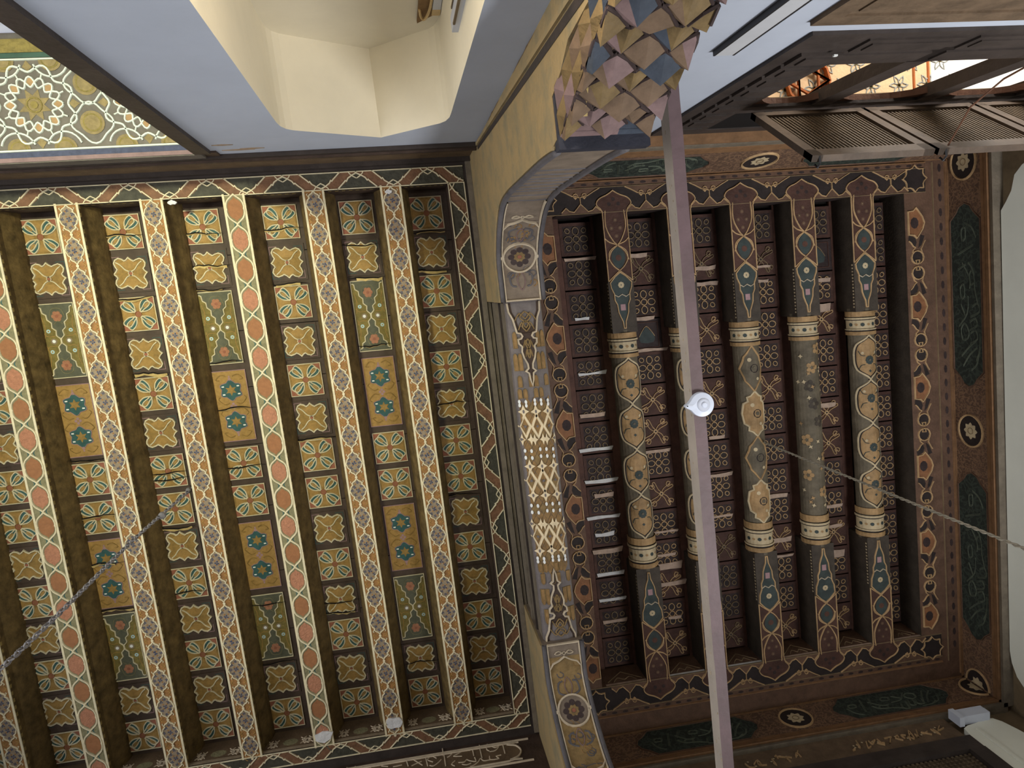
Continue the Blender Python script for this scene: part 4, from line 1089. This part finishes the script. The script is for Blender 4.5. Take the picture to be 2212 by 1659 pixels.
# ------------------------------------------------------------------ walls
def wallpoly(mb, outer, holes, mp, n):
    loops = [[Vector((x, y, 0)) for x, y in outer]]+[[Vector((x, y, 0)) for x, y in h] for h in holes]
    flat = [p for l in loops for p in l]; tr = tessellate_polygon(loops)
    mb.raw([mp(p.x, p.y) for p in flat], [tuple(t) for t in tr], n)
ARCH = [(-.42, -.6), (-.42, 3.42), (-.414, 3.50), (-.398, 3.555), (-.372, 3.59), (-.34, 3.612), (.024, 3.84), (.27, 3.615), (.305, 3.585), (.330, 3.54), (.343, 3.47), (.345, 3.40), (.345, -.6)]
WNHOLE = [(1.72, 2.62), (1.72, 4.04), (4.2, 4.04), (4.2, 2.62)]
WN = empty('wall_north', (.6, VW, -EYE)); tag(WN, 'white plastered wall with a warm arched niche beside the bracket', kind='structure')
mb = MB(); wallpoly(mb, [(-.87, -EYE), (4.4, -EYE), (4.4, 4.14), (-.87, 4.14)], [ARCH, WNHOLE], lambda x, y: (x, VW, y), 'white_plaster')
mb.raw([(-.87, VW, -EYE), (-.87, VW-.6, -EYE), (-.87, VW-.6, 4.14), (-.87, VW, 4.14)], [(0, 1, 2, 3)], 'white_plaster')
build('plaster_face', mb, WN, (.6, VW, 1))
NB = -1.205
mb = MB()
for (a, b) in zip(ARCH, ARCH[1:]+ARCH[:1]):
    mb.raw([(a[0], VW, a[1]), (b[0], VW, b[1]), (b[0], NB, b[1]), (a[0], NB, a[1])], [(0, 1, 2, 3)], 'cream_plaster')
build('niche_reveal', mb, WN, (0, -1, 1.5))
mb = MB(); mb.fill = None
wallpoly(mb, ARCH, [], lambda x, y: (x, NB, y), 'cream_plaster'); build('niche_back', mb, WN, (0, NB, 1.5))
mb = MB()
for (a, b) in zip(WNHOLE, WNHOLE[1:]+WNHOLE[:1]):
    mb.raw([(a[0], VW, a[1]), (b[0], VW, b[1]), (b[0], VW-.16, b[1]), (a[0], VW-.16, a[1])], [(0, 1, 2, 3)], 'stained_plaster')
build('window_reveal', mb, WN, (2.7, VW-.1, 3.2))
r = random.Random(4)
mb = MB(); L_ = [(.546, 1.6+.05*i) for i in range(50)]; l2 = [(.536-.005*r.random()-.004*math.sin(i*.4), 1.6+.05*i) for i in range(50)]
mb.raw([(x, VW+.003, z) for x, z in L_]+[(x, VW+.003, z) for x, z in l2], [(i, i+1, 51+i, 50+i) for i in range(49)], 'raw_edge'); build('plaster_edge', mb, WN, (.54, VW, 2.8))
for u_, z_, w_ in ((-.74, 3.83, .05), (-.62, 3.94, .06), (-.69, 3.96, .08)):
    mb = MB(); mb.extr([(u_-w_, VW, z_), (u_, VW, z_+.012), (u_+w_, VW, z_+.004), (u_, VW, z_-.008)], (0, .004, 0), 'raw_edge'); build('plaster_scar', mb, WN, (u_, VW, z_))

# bay beside the niche: dark post, painted soffit, pale window
P6 = MB(); P6.box((-.90, VW-.03, -EYE), (-.825, VW+.02, 3.95), 'door_wood')
tag(build('trim_6', P6, None, (-.86, VW, -EYE)), 'dark wooden post at the edge of the painted bay, meeting the ceiling', kind='structure')
ZB = 3.95
CB = empty('ceiling', (-2, -1.05, ZB)); tag(CB, 'small bay ceiling with pale interlaced bands round gold stars and medallions', kind='structure')
bmp = lambda x, y, h: (x, y, ZB-h)
mb = MB(bmp); mb.box((-3.3, -1.45, ZB), (-.87, -.76, ZB+.1), 'bay_ground'); build('soffit_board', mb, CB, (-2, -1.05, ZB))
mb = MB(bmp)
mb.rect(-3.3, -.812, -.87, -.775, .004, 'navy'); mb.rect(-3.3, -.785, -.87, -.765, .006, 'mq_pink'); mb.rib([(-3.3, -.818), (-.87, -.818)], .012, .008, 'bay_line')
mb.rect(-3.3, -1.268, -.87, -1.245, .004, 'bay_green'); mb.rib([(-3.3, -1.238), (-.87, -1.238)], .010, .008, 'bay_line'); mb.rect(-3.3, -1.33, -.87, -1.268, .008, 'olive')
build('soffit_border', mb, CB, (-2, -1.05, ZB))
mb = MB(bmp); y0, y1 = -1.233, -.824; yc = (y0+y1)/2
def clipr(pts):
    out = []
    for x, y in pts:
        if y0 <= y <= y1 and x < -.87: out.append((x, y))
        else:
            if len(out) > 1: yield out
            out = []
    if len(out) > 1: yield out
def brib(pts, w_, h): 
    for seg in clipr(pts): mb.rib(seg, w_, h, 'bay_line', h0=.001)
def cdisc(x, y, r, h, n):
    mb.fill([(x+r*math.cos(t*PI/10), max(y0, min(y1, y+r*math.sin(t*PI/10)))) for t in range(20)], h, n)
for i in range(6):
    xs = -1.10-.49*i; ys = yc
    st = [((.078 if k % 2 == 0 else .044)*math.cos(k*PI/8+PI/8)+xs, (.078 if k % 2 == 0 else .044)*math.sin(k*PI/8+PI/8)+ys) for k in range(16)]
    mb.fill(st, .002, 'bay_gold'); mb.disc(xs, ys, .018, .005, 'olive', 8); mb.ring(xs, ys, .034, .010, .005, 'olive', 12)
    for k in range(8):
        a = k*PI/4; q = rot([(.082, 0), (.104, -.030), (.132, 0), (.104, .030)], a); mb.fill(sh(q, xs, ys), .0025, 'bay_tan')
    wav = lambda r_, m_, sg, k_: [(xs+(r_+m_*sg*math.cos(8*t_*PI/40))*math.cos(t_*PI/40), ys+(r_+m_*sg*math.cos(8*t_*PI/40))*math.sin(t_*PI/40)) for t_ in range(81)]
    brib(wav(.106, .024, 1, 0), .010, .008); brib(wav(.106, .024, -1, 0), .010, .007)
    brib(wav(.172, .020, -1, 0), .011, .007)
    for k in range(8):
        a = k*PI/4+PI/8; brib([(xs+x, ys+y) for x, y in rot([(.130, 0), (.152, 0)], a)], .008, .006)
    for k in range(4):
        lf = rot([(.155, 0), (.175, .022), (.205, 0), (.175, -.022)], k*PI/2); mb.fill(sh(lf, xs, ys), .002, 'bay_gold')
    for sy in (1, -1):
        xm, ym = xs-.245, ys+sy*.092
        oc = [(xm+(.088+.010*math.cos(4*t*PI/16))*math.cos(t*PI/16), ym+(.088+.010*math.cos(4*t*PI/16))*math.sin(t*PI/16)) for t in range(33)]
        brib(oc, .010, .007); cdisc(xm, ym, .056, .003, 'bay_gold'); cdisc(xm, ym, .044, .004, 'olive'); cdisc(xm, ym, .036, .005, 'bay_gold')
        for x2 in (xs-.105, xs+.105):
            ye = ys+sy*.205; cdisc(x2, ye, .052, .003, 'bay_gold'); cdisc(x2, ye, .040, .004, 'olive'); cdisc(x2, ye, .032, .005, 'bay_gold'); brib([(p[0], p[1]) for p in arc(x2, ye, .078, 0, 360, 24)], .010, .007)
build('soffit_painting', mb, CB, (-2, -1.05, ZB))
W2 = empty('window_2', (-2, -1.36, 3)); tag(W2, 'pale pebbled glass window at the back of the painted bay', kind='structure')
mb = MB(); mb.box((-3.3, -1.40, 3.05), (-.87, -1.36, 3.95), 'window_glass_pale'); build('pane', mb, W2, (-2, -1.38, 3.5))
mb = MB(lambda x, y, h: (x, -1.36+h, y)); r = random.Random(9)
for i in range(70):
    x, z = -.95-r.random()*1.3, 3.1+.8*r.random(); s_ = r.uniform(.025, .05)
    mb.fill([(x+s_*r.uniform(.8, 1.1)*math.cos(t*PI/4), z+s_*r.uniform(.8, 1.1)*math.sin(t*PI/4)) for t in range(8)], .004+.00008*i, 'window_glass_blue' if i % 3 else 'bay_tan')
build('pebble_glass', mb, W2, (-1.6, -1.36, 3.5)); mb = MB(); mb.box((-3.3, -1.42, -EYE), (-.87, -1.34, -1.0), 'white_plaster'); build('window_sill', mb, W2, (-2, -1.38, 1)); mb = MB(); mb.box((-3.3, -1.42, 3.0), (-.87, -1.34, 3.06), 'door_wood'); build('window_rail', mb, W2, (-2, -1.38, 3.03))

# ------------------------------------------------------------------ big wooden window with top-hung lattice shutters
W1 = empty('window_1', (2.7, VW, 2.44)); tag(W1, 'dark wooden window with three arched openings under lattice shutters', kind='structure')
F0 = VW+.014                                     # front of the frame
def wbox(name, a, b, n, parent=W1):
    mb = MB(); mb.box(a, b, n); return build(name, mb, parent, tuple((x+y)/2 for x, y in zip(a, b)))
jb = wbox('jamb', (1.52, VW, 2.44), (1.80, F0, 4.08), 'door_wood')
for i in range(9):
    z0 = 2.62+.15*i
    mb = MB(); mb.box((1.59, F0, z0+.012), (1.76, F0+.012, z0+.138), 'door_wood'); mb.box((1.62, F0+.012, z0+.035), (1.73, F0+.018, z0+.115), 'door_wood'); build('raised_panel', mb, jb, (1.68, F0, z0))
rl = wbox('bottom_rail', (1.80, VW, 2.44), (4.3, F0, 2.80), 'door_wood')
for i in range(5):
    x0 = 1.74+.44*i
    mb = MB(); mb.box((x0+.03, F0, 2.49), (x0+.41, F0+.008, 2.62), 'door_wood'); mb.box((x0+.06, F0+.008, 2.52), (x0+.38, F0+.013, 2.59), 'door_wood'); build('raised_panel', mb, rl, (x0+.2, F0, 2.56))
    mb = MB(); mb.box((x0+.03, F0, 2.66), (x0+.41, F0+.007, 2.76), 'door_wood'); build('raised_panel', mb, rl, (x0+.2, F0, 2.7))
mb = MB(); mb.box((1.70, F0+.018, 2.60), (1.715, F0+.024, 2.612), 'white_dot'); build('nail', mb, rl, (2, F0, 2.7))
wbox('top_rail', (1.80, VW, 3.48), (4.3, F0, 3.60), 'door_wood'); wbox('head_rail', (1.80, VW, 3.98), (4.3, F0, 4.08), 'door_wood')
PU = (2.19, 2.76, 3.33)
for u in PU:
    wbox('post', (u-.05, VW-.03, 2.62), (u+.05, F0, 3.56), 'door_wood')
    mb = MB(); mb.box((u-.035, VW-.05, 2.62), (u+.035, VW-.03, 3.80), 'door_wood'); build('post_stop', mb, W1, (u, VW-.12, 3.1))
ed = [1.80]+list(PU)+[4.1]
for a, b in zip(ed[:-1], ed[1:]):                 # curved heads of the openings
    L = b-a; top = [(a, 3.80)]+[(a+L*t/12, 3.50-.16*abs(2*t/12-1)**2.2) for t in range(13)]+[(b, 3.80)]
    mb = MB(); mb.extr([(x, VW-.03, z) for x, z in top], (0, .03, 0), 'arch_wood'); build('arched_head', mb, W1, ((a+b)/2, VW-.03, 3.35))
def lattice(mb, O, X, Y, nx, ny, w_, t_, n):
    """crossing turned bars in a panel spanned by X, Y from O"""
    O, X, Y = Vector(O), Vector(X), Vector(Y); up = X.cross(Y).normalized()
    for i in range(nx): mb.bar(O+X*((i+.5)/nx), O+X*((i+.5)/nx)+Y, w_, t_, n, up)
    for j in range(ny): mb.bar(O+Y*((j+.5)/ny)+up*t_*.6, O+Y*((j+.5)/ny)+X+up*t_*.6, w_*1.5, t_, n, up)
mb = MB()
for a in (1.80, 2.40, 3.00): lattice(mb, (a+.03, F0-.012, 3.57), (.54, 0, 0), (0, 0, .40), 20, 15, .007, .007, 'lattice_wood')
build('upper_lattice', mb, W1, (2.6, F0, 3.8))
mb = MB(); mb.box((1.80, VW+.004, 3.56), (4.3, VW+.008, 3.98), 'black_gap'); build('dark_backing', mb, W1, (2.8, VW, 3.8))

def shutter(u0, u1, label, rod=False):
    hv, hz, fv, fz = -.727, 3.476, -.432, 2.972
    D = Vector((0, fv-hv, fz-hz)); dl = D.length; d = D.normalized(); up = Vector((1, 0, 0)).cross(d).normalized()
    O = empty('lattice_shutter', (u0, hv, hz)); tag(O, label, 'shutter', group='top-hung lattice shutters')
    A = Vector((u0, hv, hz)); X = Vector((u1-u0, 0, 0))
    def fr(name, p, q, w_): 
        mb = MB(); mb.bar(p, q, w_, .030, 'shutter_wood', up); return build(name, mb, O, tuple((p+q)/2))
    e = .025
    fr('stile', A+X.normalized()*e, A+X.normalized()*e+D, .05); fr('stile', A+X-X.normalized()*e, A+X-X.normalized()*e+D, .05)
    tr_ = fr('rail', A+d*e, A+X+d*e, .05); br_ = fr('rail', A+D-d*.035, A+X+D-d*.035, .07)
    mb = MB(); lattice(mb, A+X.normalized()*.05+d*.05, X-X.normalized()*.10, D-d*.12, 24, 20, .008, .007, 'lattice_wood'); build('lattice', mb, O, tuple(A+X/2+D/2))
    mb = MB(); P = A+X*.06+D-d*.02; mb.tube([P+Vector((0, .0, -.02)), P+Vector((0, .03, -.02)), P+Vector((.0, .045, .0)), P+Vector((0, .03, .02))], .005, 'black_metal', 6); build('hook', mb, br_, tuple(P))
    for t in (.15, .85):
        mb = MB(); mb.box(tuple(A+X*t+Vector((-.02, -.015, -.01))), tuple(A+X*t+Vector((.02, .012, .02))), 'black_metal'); build('hinge', mb, tr_, tuple(A+X*t))
    if rod:
        mb = MB(); mb.tube([(2.66, VW+.05, 2.72), (2.64, -.70, 2.86), (2.60, -.62, 3.0), (2.47, -.45, 2.99)], .0045, 'arch_wood', 6); build('stay_rod', mb, O, (2.66, VW, 2.8))
shutter(1.815, 2.395, 'lattice shutter propped open nearest the curved bracket, over the first arched opening')
shutter(2.415, 3.00, 'middle propped lattice shutter, second from the curved bracket, beside the thin stay rod', True)
shutter(3.02, 3.60, 'lattice shutter third from the curved bracket, propped open at the room corner')

# dusty wooden panel lower on the wall
D_ = empty('wall_cupboard', (2.6, VW, -.2)); tag(D_, 'dusty brown wooden cupboard front on the wall below the arched window', 'cupboard')
wbox('body', (1.45, VW, -.2), (4.3, VW+.008, 2.34), 'dusty_wood', D_); wbox('top_rail', (1.45, VW+.008, 2.26), (4.3, VW+.016, 2.34), 'dusty_wood', D_); wbox('stile', (1.45, VW+.008, -.2), (1.52, VW+.016, 2.26), 'dusty_wood', D_)
for i in range(4): wbox('door', (1.55+.68*i, VW+.008, -.1), (2.20+.68*i, VW+.013, 2.23), 'dusty_wood', D_)

# room seen through the openings
CN = empty('ceiling', (3, -1.6, 4.3)); tag(CN, 'brightly lit pink ceiling of the room beyond the arched window', kind='structure')
nmp = lambda x, y, h: (x, y, 4.3-h)
mb = MB(); mb.box((1.4, -3.4, 4.3), (3.46, -.80, 4.36), 'pink_ceiling'); build('painted_board', mb, CN, (2.4, -1.6, 4.3))
mb = MB(nmp); r = random.Random(12)
for i in range(9):
    for j in range(6):
        x, y = 2.0+.19*i+.095*(j % 2), -.90-.14*j
        for k in range(6):
            a = k*PI/3; mb.rib(cr([(x, y), (x+.035*math.cos(a+.4), y+.035*math.sin(a+.4)), (x+.06*math.cos(a), y+.06*math.sin(a)), (x+.03*math.cos(a-.4), y+.03*math.sin(a-.4))], 2), .009, .004, 'blue_grey_paint', h0=.001)
        mb.disc(x, y, .014, .004, 'bay_gold', 7)
for x in (3.34, 3.44): mb.rib([(x, -3.3), (x, -.82)], .02, .006, 'rust_lattice')
build('painted_scrolls', mb, CN, (2.4, -1.6, 4.3))
mb = MB(nmp)
for a in range(3):
    t0 = a*PI/3
    tri = [(2.62+.13*math.cos(t0+k*2*PI/3), -1.08+.13*math.sin(t0+k*2*PI/3)) for k in range(3)]; mb.rib(tri, .022, .03, 'rust_lattice', True, h0=.02)
mb.ring(2.62, -1.08, .14, .02, .03, 'rust_lattice', 12); build('star_lattice', mb, CN, (2.62, -1.08, 4.3))
mb = MB(); mb.box((3.46, -3.4, 4.45), (6.5, -.80, 4.5), 'bright_plaster'); mb.box((3.46, -3.4, 4.3), (3.50, -.80, 4.5), 'bright_plaster'); build('white_vault', mb, CN, (4.9, -2, 4.45))
mb = MB(); mb.box((1.2, -3.5, -EYE), (6.5, -3.4, 4.5), 'bright_plaster'); mb.box((6.4, -3.4, -EYE), (6.5, -.8, 4.5), 'bright_plaster'); mb.box((1.2, -3.4, -EYE), (1.3, -.95, 4.5), 'bright_plaster'); tag(build('wall_beyond', mb, None, (4, -3.4, -EYE)), 'white walls of the room beyond the arched window', kind='structure')

# ------------------------------------------------------------------ east and south walls, floor, added light-blocking slab
WE = empty('wall_east', (3.76, 1.2, -EYE)); tag(WE, 'white end wall under the inscription frieze with brown stained corners', kind='structure')
mb = MB(); mb.box((3.755, -.82, -EYE), (3.85, 3.3, 4.2), 'stained_plaster'); build('stained_base', mb, WE, (3.8, 1.2, 1))
edge = [(-.53, -EYE), (-.53, 3.70), (-.515, 3.82), (-.47, 3.92), (-.42, 3.975), (-.33, 4.0), (-.27, 4.04), (-.22, 4.08), (2.70, 4.085), (2.78, 4.07), (2.86, 4.03), (2.92, 3.96), (2.97, 3.86), (3.0, 3.70), (3.02, -EYE)]
mb = MB(); mb.extr([(3.728, v, z) for v, z in edge], (.03, 0, 0), 'east_plaster'); build('plaster_coat', mb, WE, (3.74, 1.2, 1))
WS = empty('wall_south', (1, 3.1, -EYE)); tag(WS, 'south wall below the friezes with a latticed window and white pier', kind='structure')
mb = MB(); mb.box((-3.4, 3.02, -EYE), (.80, 3.3, 3.92), 'white_plaster'); mb.box((.80, 3.15, -EYE), (3.76, 3.3, 4.2), 'stained_plaster'); build('wall_body', mb, WS, (1, 3.2, 1))
pier = [(3.225, -EYE), (3.225, 3.86), (3.24, 3.93), (3.28, 3.95), (3.36, 3.962), (3.44, 3.985), (3.49, 3.975), (3.52, 3.93), (3.545, 3.84), (3.57, 3.72), (3.60, 3.5), (3.62, -EYE)]
mb = MB(); mb.extr([(u, 3.085, z) for u, z in pier], (0, .07, 0), 'east_plaster'); mb.box((3.30, 3.075, -EYE), (3.32, 3.085, 3.90), 'east_plaster'); build('white_pier', mb, WS, (3.4, 3.1, 1))
W3 = empty('window_3', (2, 3.12, 2)); tag(W3, 'dark turned-wood lattice window below the gilded strip', kind='structure')
for a, b in (((.85, 3.08, 3.74), (3.22, 3.15, 3.86)), ((3.12, 3.08, 1.5), (3.225, 3.15, 3.74)), ((2.02, 3.08, 1.5), (2.10, 3.15, 3.74)), ((.85, 3.08, 1.5), (.95, 3.15, 3.74)), ((.85, 3.08, 1.4), (3.22, 3.15, 1.5))): wbox('frame_bar', a, b, 'door_wood', W3)
mb = MB()
for a, b in ((.95, 2.02), (2.10, 3.12)):
    lattice(mb, (a, 3.125, 2.6), (b-a, 0, 0), (0, 0, 1.14), int((b-a)/.03), 38, .010, .010, 'lattice_wood')
    for i in range(int((b-a)/.03)):
        for j in range(22, 38):
            x, z = a+(i+.5)*(b-a)/int((b-a)/.03), 2.6+1.14*(j+.5)/38; mb.box((x-.007, 3.105, z-.007), (x+.007, 3.125, z+.007), 'lattice_wood')
build('lattice', mb, W3, (2, 3.12, 3.2))
mb = MB(); mb.box((.85, 3.140, 1.4), (3.2, 3.145, 3.8), 'black_gap'); build('dark_backing', mb, W3, (2, 3.14, 2.6))
JB = empty('trunking_box', (3.35, 3.08, 3.96)); tag(JB, 'small white plastic trunking box on the pier beside the latticed window', 'trunking')
mb = MB(); mb.box((3.25, 3.03, 3.965), (3.46, 3.09, 4.045), 'white_plastic'); build('cover', mb, JB, (3.35, 3.06, 4))
mb = MB(); mb.box((3.225, 3.02, 3.945), (3.26, 3.085, 4.05), 'white_plastic'); build('end_cap', mb, JB, (3.24, 3.05, 4)); mb = MB(); mb.box((3.46, 3.04, 3.98), (3.475, 3.085, 4.03), 'grey_plastic'); build('outlet', mb, JB, (3.465, 3.06, 4))
mb = MB(); mb.box((-3.6, -3.5, -EYE-.1), (6.5, 3.4, -EYE), 'floor_stone'); tag(build('floor', mb, None, (0, 0, -EYE)), 'pale stone floor of the hall', kind='structure')
mb = MB(); mb.box((-3.6, -.85, 4.82), (3.9, 3.4, 4.95), 'dark_wood'); tag(build('light_block_slab', mb, None, (0, 1, 4.9)), 'unseen slab added above both painted ceilings to keep sky light out', kind='structure')  # unseen slab, added so sky light cannot leak in behind the ceilings

mb = MB(); mb.box((-3.56, -.82, 3.55), (-3.28, 3.3, 4.72), 'dark_wood'); mb.box((-3.28, -.8, 4.06), (-3.262, 3.0, 4.12), 'moulding_dark'); tag(build('trim_7', mb, None, (-3.4, 1.2, 3.6)), 'plain dark wooden crossbeam closing the far west end of the flat-beamed ceiling', kind='structure')
# ------------------------------------------------------------------ tie bar, sensor, chain, rope, electrical fittings
ZT = 2.85
mb = MB(); bu0, bu1 = 1.145, 1.197
rr = random.Random(3); n = 36
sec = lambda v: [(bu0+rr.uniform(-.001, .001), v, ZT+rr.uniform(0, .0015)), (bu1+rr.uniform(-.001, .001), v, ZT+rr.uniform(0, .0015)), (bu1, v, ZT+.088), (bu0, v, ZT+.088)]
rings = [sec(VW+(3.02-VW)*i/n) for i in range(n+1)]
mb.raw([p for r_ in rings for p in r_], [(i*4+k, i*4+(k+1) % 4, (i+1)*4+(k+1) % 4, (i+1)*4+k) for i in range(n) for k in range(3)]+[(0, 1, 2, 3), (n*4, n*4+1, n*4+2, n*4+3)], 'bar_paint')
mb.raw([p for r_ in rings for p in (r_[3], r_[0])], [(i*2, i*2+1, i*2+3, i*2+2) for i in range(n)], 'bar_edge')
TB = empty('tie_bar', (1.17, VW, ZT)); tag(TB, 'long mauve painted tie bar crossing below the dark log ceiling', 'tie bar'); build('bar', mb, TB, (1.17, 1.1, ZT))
mb = MB(); 
for i in range(40):
    v = VW+.2+rr.random()*3.4; z = ZT+.002+rr.random()*.05; s_ = rr.uniform(.002, .006); mb.box((bu0-.002, v, z), (bu0, v+s_*2.5, z+s_), 'bracket_line')
build('paint_chips', mb, TB, (bu0, 1.1, ZT))['kind'] = 'stuff'
SU, SV, SZ = 1.178, .553, ZT
SN = empty('ceiling_sensor', (SU, SV, SZ)); tag(SN, 'round white plastic sensor with a pointed ear, fixed under the mauve tie bar', 'sensor')
mb = MB(); k = 40; o = []
for i in range(k):
    a = 2*PI*i/k; r_ = .052; x, y = r_*math.cos(a), r_*math.sin(a)
    o.append((x, y))
ear = [(-.0505, .020), (-.058, .016), (-.068, .010), (-.074, .004), (-.075, -.001), (-.070, -.005), (-.060, -.010), (-.048, -.022)]
o = [p for p in o if not (p[0] < -.044 and abs(p[1]) < .024)]; o.sort(key=lambda p: math.atan2(p[1], p[0]))
pl = o+ear[:1] if False else o+[(x, y) for x, y in ear]
pl.sort(key=lambda p: math.atan2(p[1], p[0]))
q = len(pl); lv = [(1.0, .0), (1.0, .012), (.97, .020), (.60, .026)]
V_ = [(SU+x*f, SV+y*f, SZ-h) for f, h in lv for x, y in pl]
mb.raw(V_, [(t*q+i, t*q+(i+1) % q, (t+1)*q+(i+1) % q, (t+1)*q+i) for t in range(3) for i in range(q)]+[tuple(range(3*q, 4*q))], 'white_plastic'); HS = build('housing', mb, SN, (SU, SV, SZ))
def lathe(mb, c, prof, n, k=24):
    V_ = [(c[0]+r_*math.cos(2*PI*i/k), c[1]+r_*math.sin(2*PI*i/k), c[2]-h) for r_, h in prof for i in range(k)]
    m_ = len(prof); mb.raw(V_, [(t*k+i, t*k+(i+1) % k, (t+1)*k+(i+1) % k, (t+1)*k+i) for t in range(m_-1) for i in range(k)]+[tuple(range((m_-1)*k, m_*k))], n)
mb = MB(); lathe(mb, (SU+.003, SV, SZ), [(.030, .024), (.027, .030), (.023, .032)], 'grey_plastic'); lathe(mb, (SU+.004, SV, SZ), [(.012, .030), (.012, .035), (.009, .037)], 'white_plastic', 16); build('sensor_dome', mb, SN, (SU, SV, SZ-.03))
mb = MB(); lathe(mb, (SU-.066, SV+.0, SZ), [(.003, .018), (.003, .0235)], 'black_metal', 8); build('screw', mb, HS, (SU-.066, SV, SZ))

CU, CV = -1.412, 1.085
CH = empty('hanging_chain', (CU, CV, 4.70)); tag(CH, 'grey metal lamp chain hanging from the flat-beamed painted ceiling', 'chain')
lk = MB(); pts = [(.0085*math.cos(t*2*PI/12), 0, .021*math.sin(t*2*PI/12)) for t in range(12)]; lk.tube(pts, .0038, 'chain_metal', 6, closed=True)
lk2 = MB(); lk2.tube([(0, x, z) for x, _, z in pts], .0038, 'chain_metal', 6, closed=True)
d1 = d2 = None; z = 4.66; i = 0
while z > 1.7:
    sway = .010*math.sin(z*3)
    nm = (lk, lk2)[i % 2]
    if i == 0: ob = build('chain_link', nm, CH, (CU+sway, CV, z), smooth=True, local=True); d1 = ob.data
    elif i == 1: ob = build('chain_link', nm, CH, (CU+sway, CV, z), smooth=True, local=True); d2 = ob.data
    else: place('chain_link', (d1, d2)[i % 2], CH, (CU+sway, CV, z))
    z -= .031; i += 1
mb = MB(); mb.tube([(CU, CV, 4.72), (CU, CV, 4.69), (CU+.02, CV+.01, 4.675), (CU+.018, CV+.005, 4.65), (CU-.005, CV, 4.645), (CU-.012, CV-.005, 4.66)], .006, 'black_metal', 7); build('ceiling_hook', mb, CH, (CU, CV, 4.7))
for zz, s_ in ((4.05, .020), (4.56, .018)):
    mb = MB(); lathe(mb, (CU+.005, CV, zz), [(.004, -.02), (s_, -.008), (s_*.9, .010), (.004, .024)], 'chain_metal', 10); build('chain_knot', mb, CH, (CU, CV, zz))
QU, QV = 2.285, 1.182
RP = empty('hanging_rope', (QU, QV, 4.48)); tag(RP, 'thin twisted rope hanging from a lobed log in the dark ceiling', 'rope')
mb = MB()
for ph in (0, PI):
    mb.tube([(QU+.0042*math.cos(ph+t*.9), QV+.0042*math.sin(ph+t*.9), 4.50-t*.012) for t in range(235)], .0042, 'rope', 5)
build('twisted_strands', mb, RP, (QU, QV, 4.0), smooth=True); mb = MB(); mb.tube([(QU, QV, 4.52), (QU, QV, 4.49), (QU+.012, QV, 4.478), (QU, QV, 4.468)], .004, 'black_metal', 6); build('eye_hook', mb, RP, (QU, QV, 4.49))

# conduit strips and the broken box in the niche
C1 = empty('cable_trunking', (1.275, VW, .8)); tag(C1, 'pale wall trunking strip with dark edges between bracket and window', 'trunking')
mb = MB(); mb.box((1.245, VW, .8), (1.312, VW+.018, 2.62), 'conduit_white'); build('cover', mb, C1, (1.278, VW, 1.7))
for a in (1.238, 1.312):
    mb = MB(); mb.box((a, VW, .8), (a+.007, VW+.019, 2.62), 'black_metal'); build('dark_edge', mb, C1, (a, VW, 1.7))
C2 = empty('cable_trunking', (.345, -.95, .6)); tag(C2, 'grey conduit strip on the reveal inside the arched niche', 'trunking')
mb = MB(); mb.box((.322, -.97, .6), (.346, -.92, 2.78), 'grey_plastic'); build('cover', mb, C2, (.33, -.95, 1.7))
for a in (-.975, -.922):
    mb = MB(); mb.box((.318, a, .6), (.326, a+.007, 2.69), 'stained_plaster'); build('dark_edge', mb, C2, (.33, a, 1.7))
mb = MB(); mb.box((.30, -.99, 1.9), (.346, -.90, 2.42), 'conduit_white'); build('switch_cover', mb, C2, (.33, -.95, 2.2))
BX = empty('junction_box', (.25, NB, 2.9)); tag(BX, 'broken brown junction box with a loose brass wire inside the niche', 'junction box')
mb = MB(); mb.extr([(.25, NB+.002, 3.47), (.25, NB+.002, 2.4), (.342, NB+.002, 2.4), (.342, NB+.002, 3.36), (.312, NB+.002, 3.385)], (0, .012, 0), 'box_brown'); build('backplate', mb, BX, (.25, NB, 2.8))
mb = MB(); mb.box((.308, NB+.012, 2.4), (.342, NB+.03, 3.27), 'conduit_white'); CVR = build('cover', mb, BX, (.30, NB, 2.8)); mb = MB(); mb.box((.306, NB+.012, 3.27), (.342, NB+.032, 3.33), 'brass'); build('terminal', mb, CVR, (.30, NB, 3.12))
mb = MB(); mb.tube(cr([(.255, NB+.015, 3.30), (.262, NB+.025, 3.36), (.275, NB+.03, 3.38), (.29, NB+.03, 3.32), (.30, NB+.025, 3.2), (.303, NB+.02, 2.9)], 5), .006, 'brass', 6); build('wire', mb, BX, (.22, NB, 3.0))
# the lamp standing in the niche, below the picture
NL = empty('niche_lamp', (.225, -.83, .9)); tag(NL, 'warm bulb lamp on a small stand inside the arched niche', 'lamp')
mb = MB(); lathe(mb, (.225, -.83, .9), [(.05, 0), (.05, -.02), (.02, -.04), (.02, -.22)], 'brass'); build('lamp_base', mb, NL, (.225, -.83, 1.0))
mb = MB(); lathe(mb, (.225, -.83, .9), [(.02, -.22), (.05, -.28), (.055, -.33), (.03, -.38), (.005, -.39)], 'bulb'); build('bulb', mb, NL, (.225, -.83, 1.2))
lp = bpy.data.lights.new('niche_bulb', 'POINT'); lp.energy = 20; lp.color = (1, .95, .86); lp.shadow_soft_size = .06
lo = bpy.data.objects.new('niche_bulb', lp); col.objects.link(lo); lo.location = S(.225, -.83, 1.34)
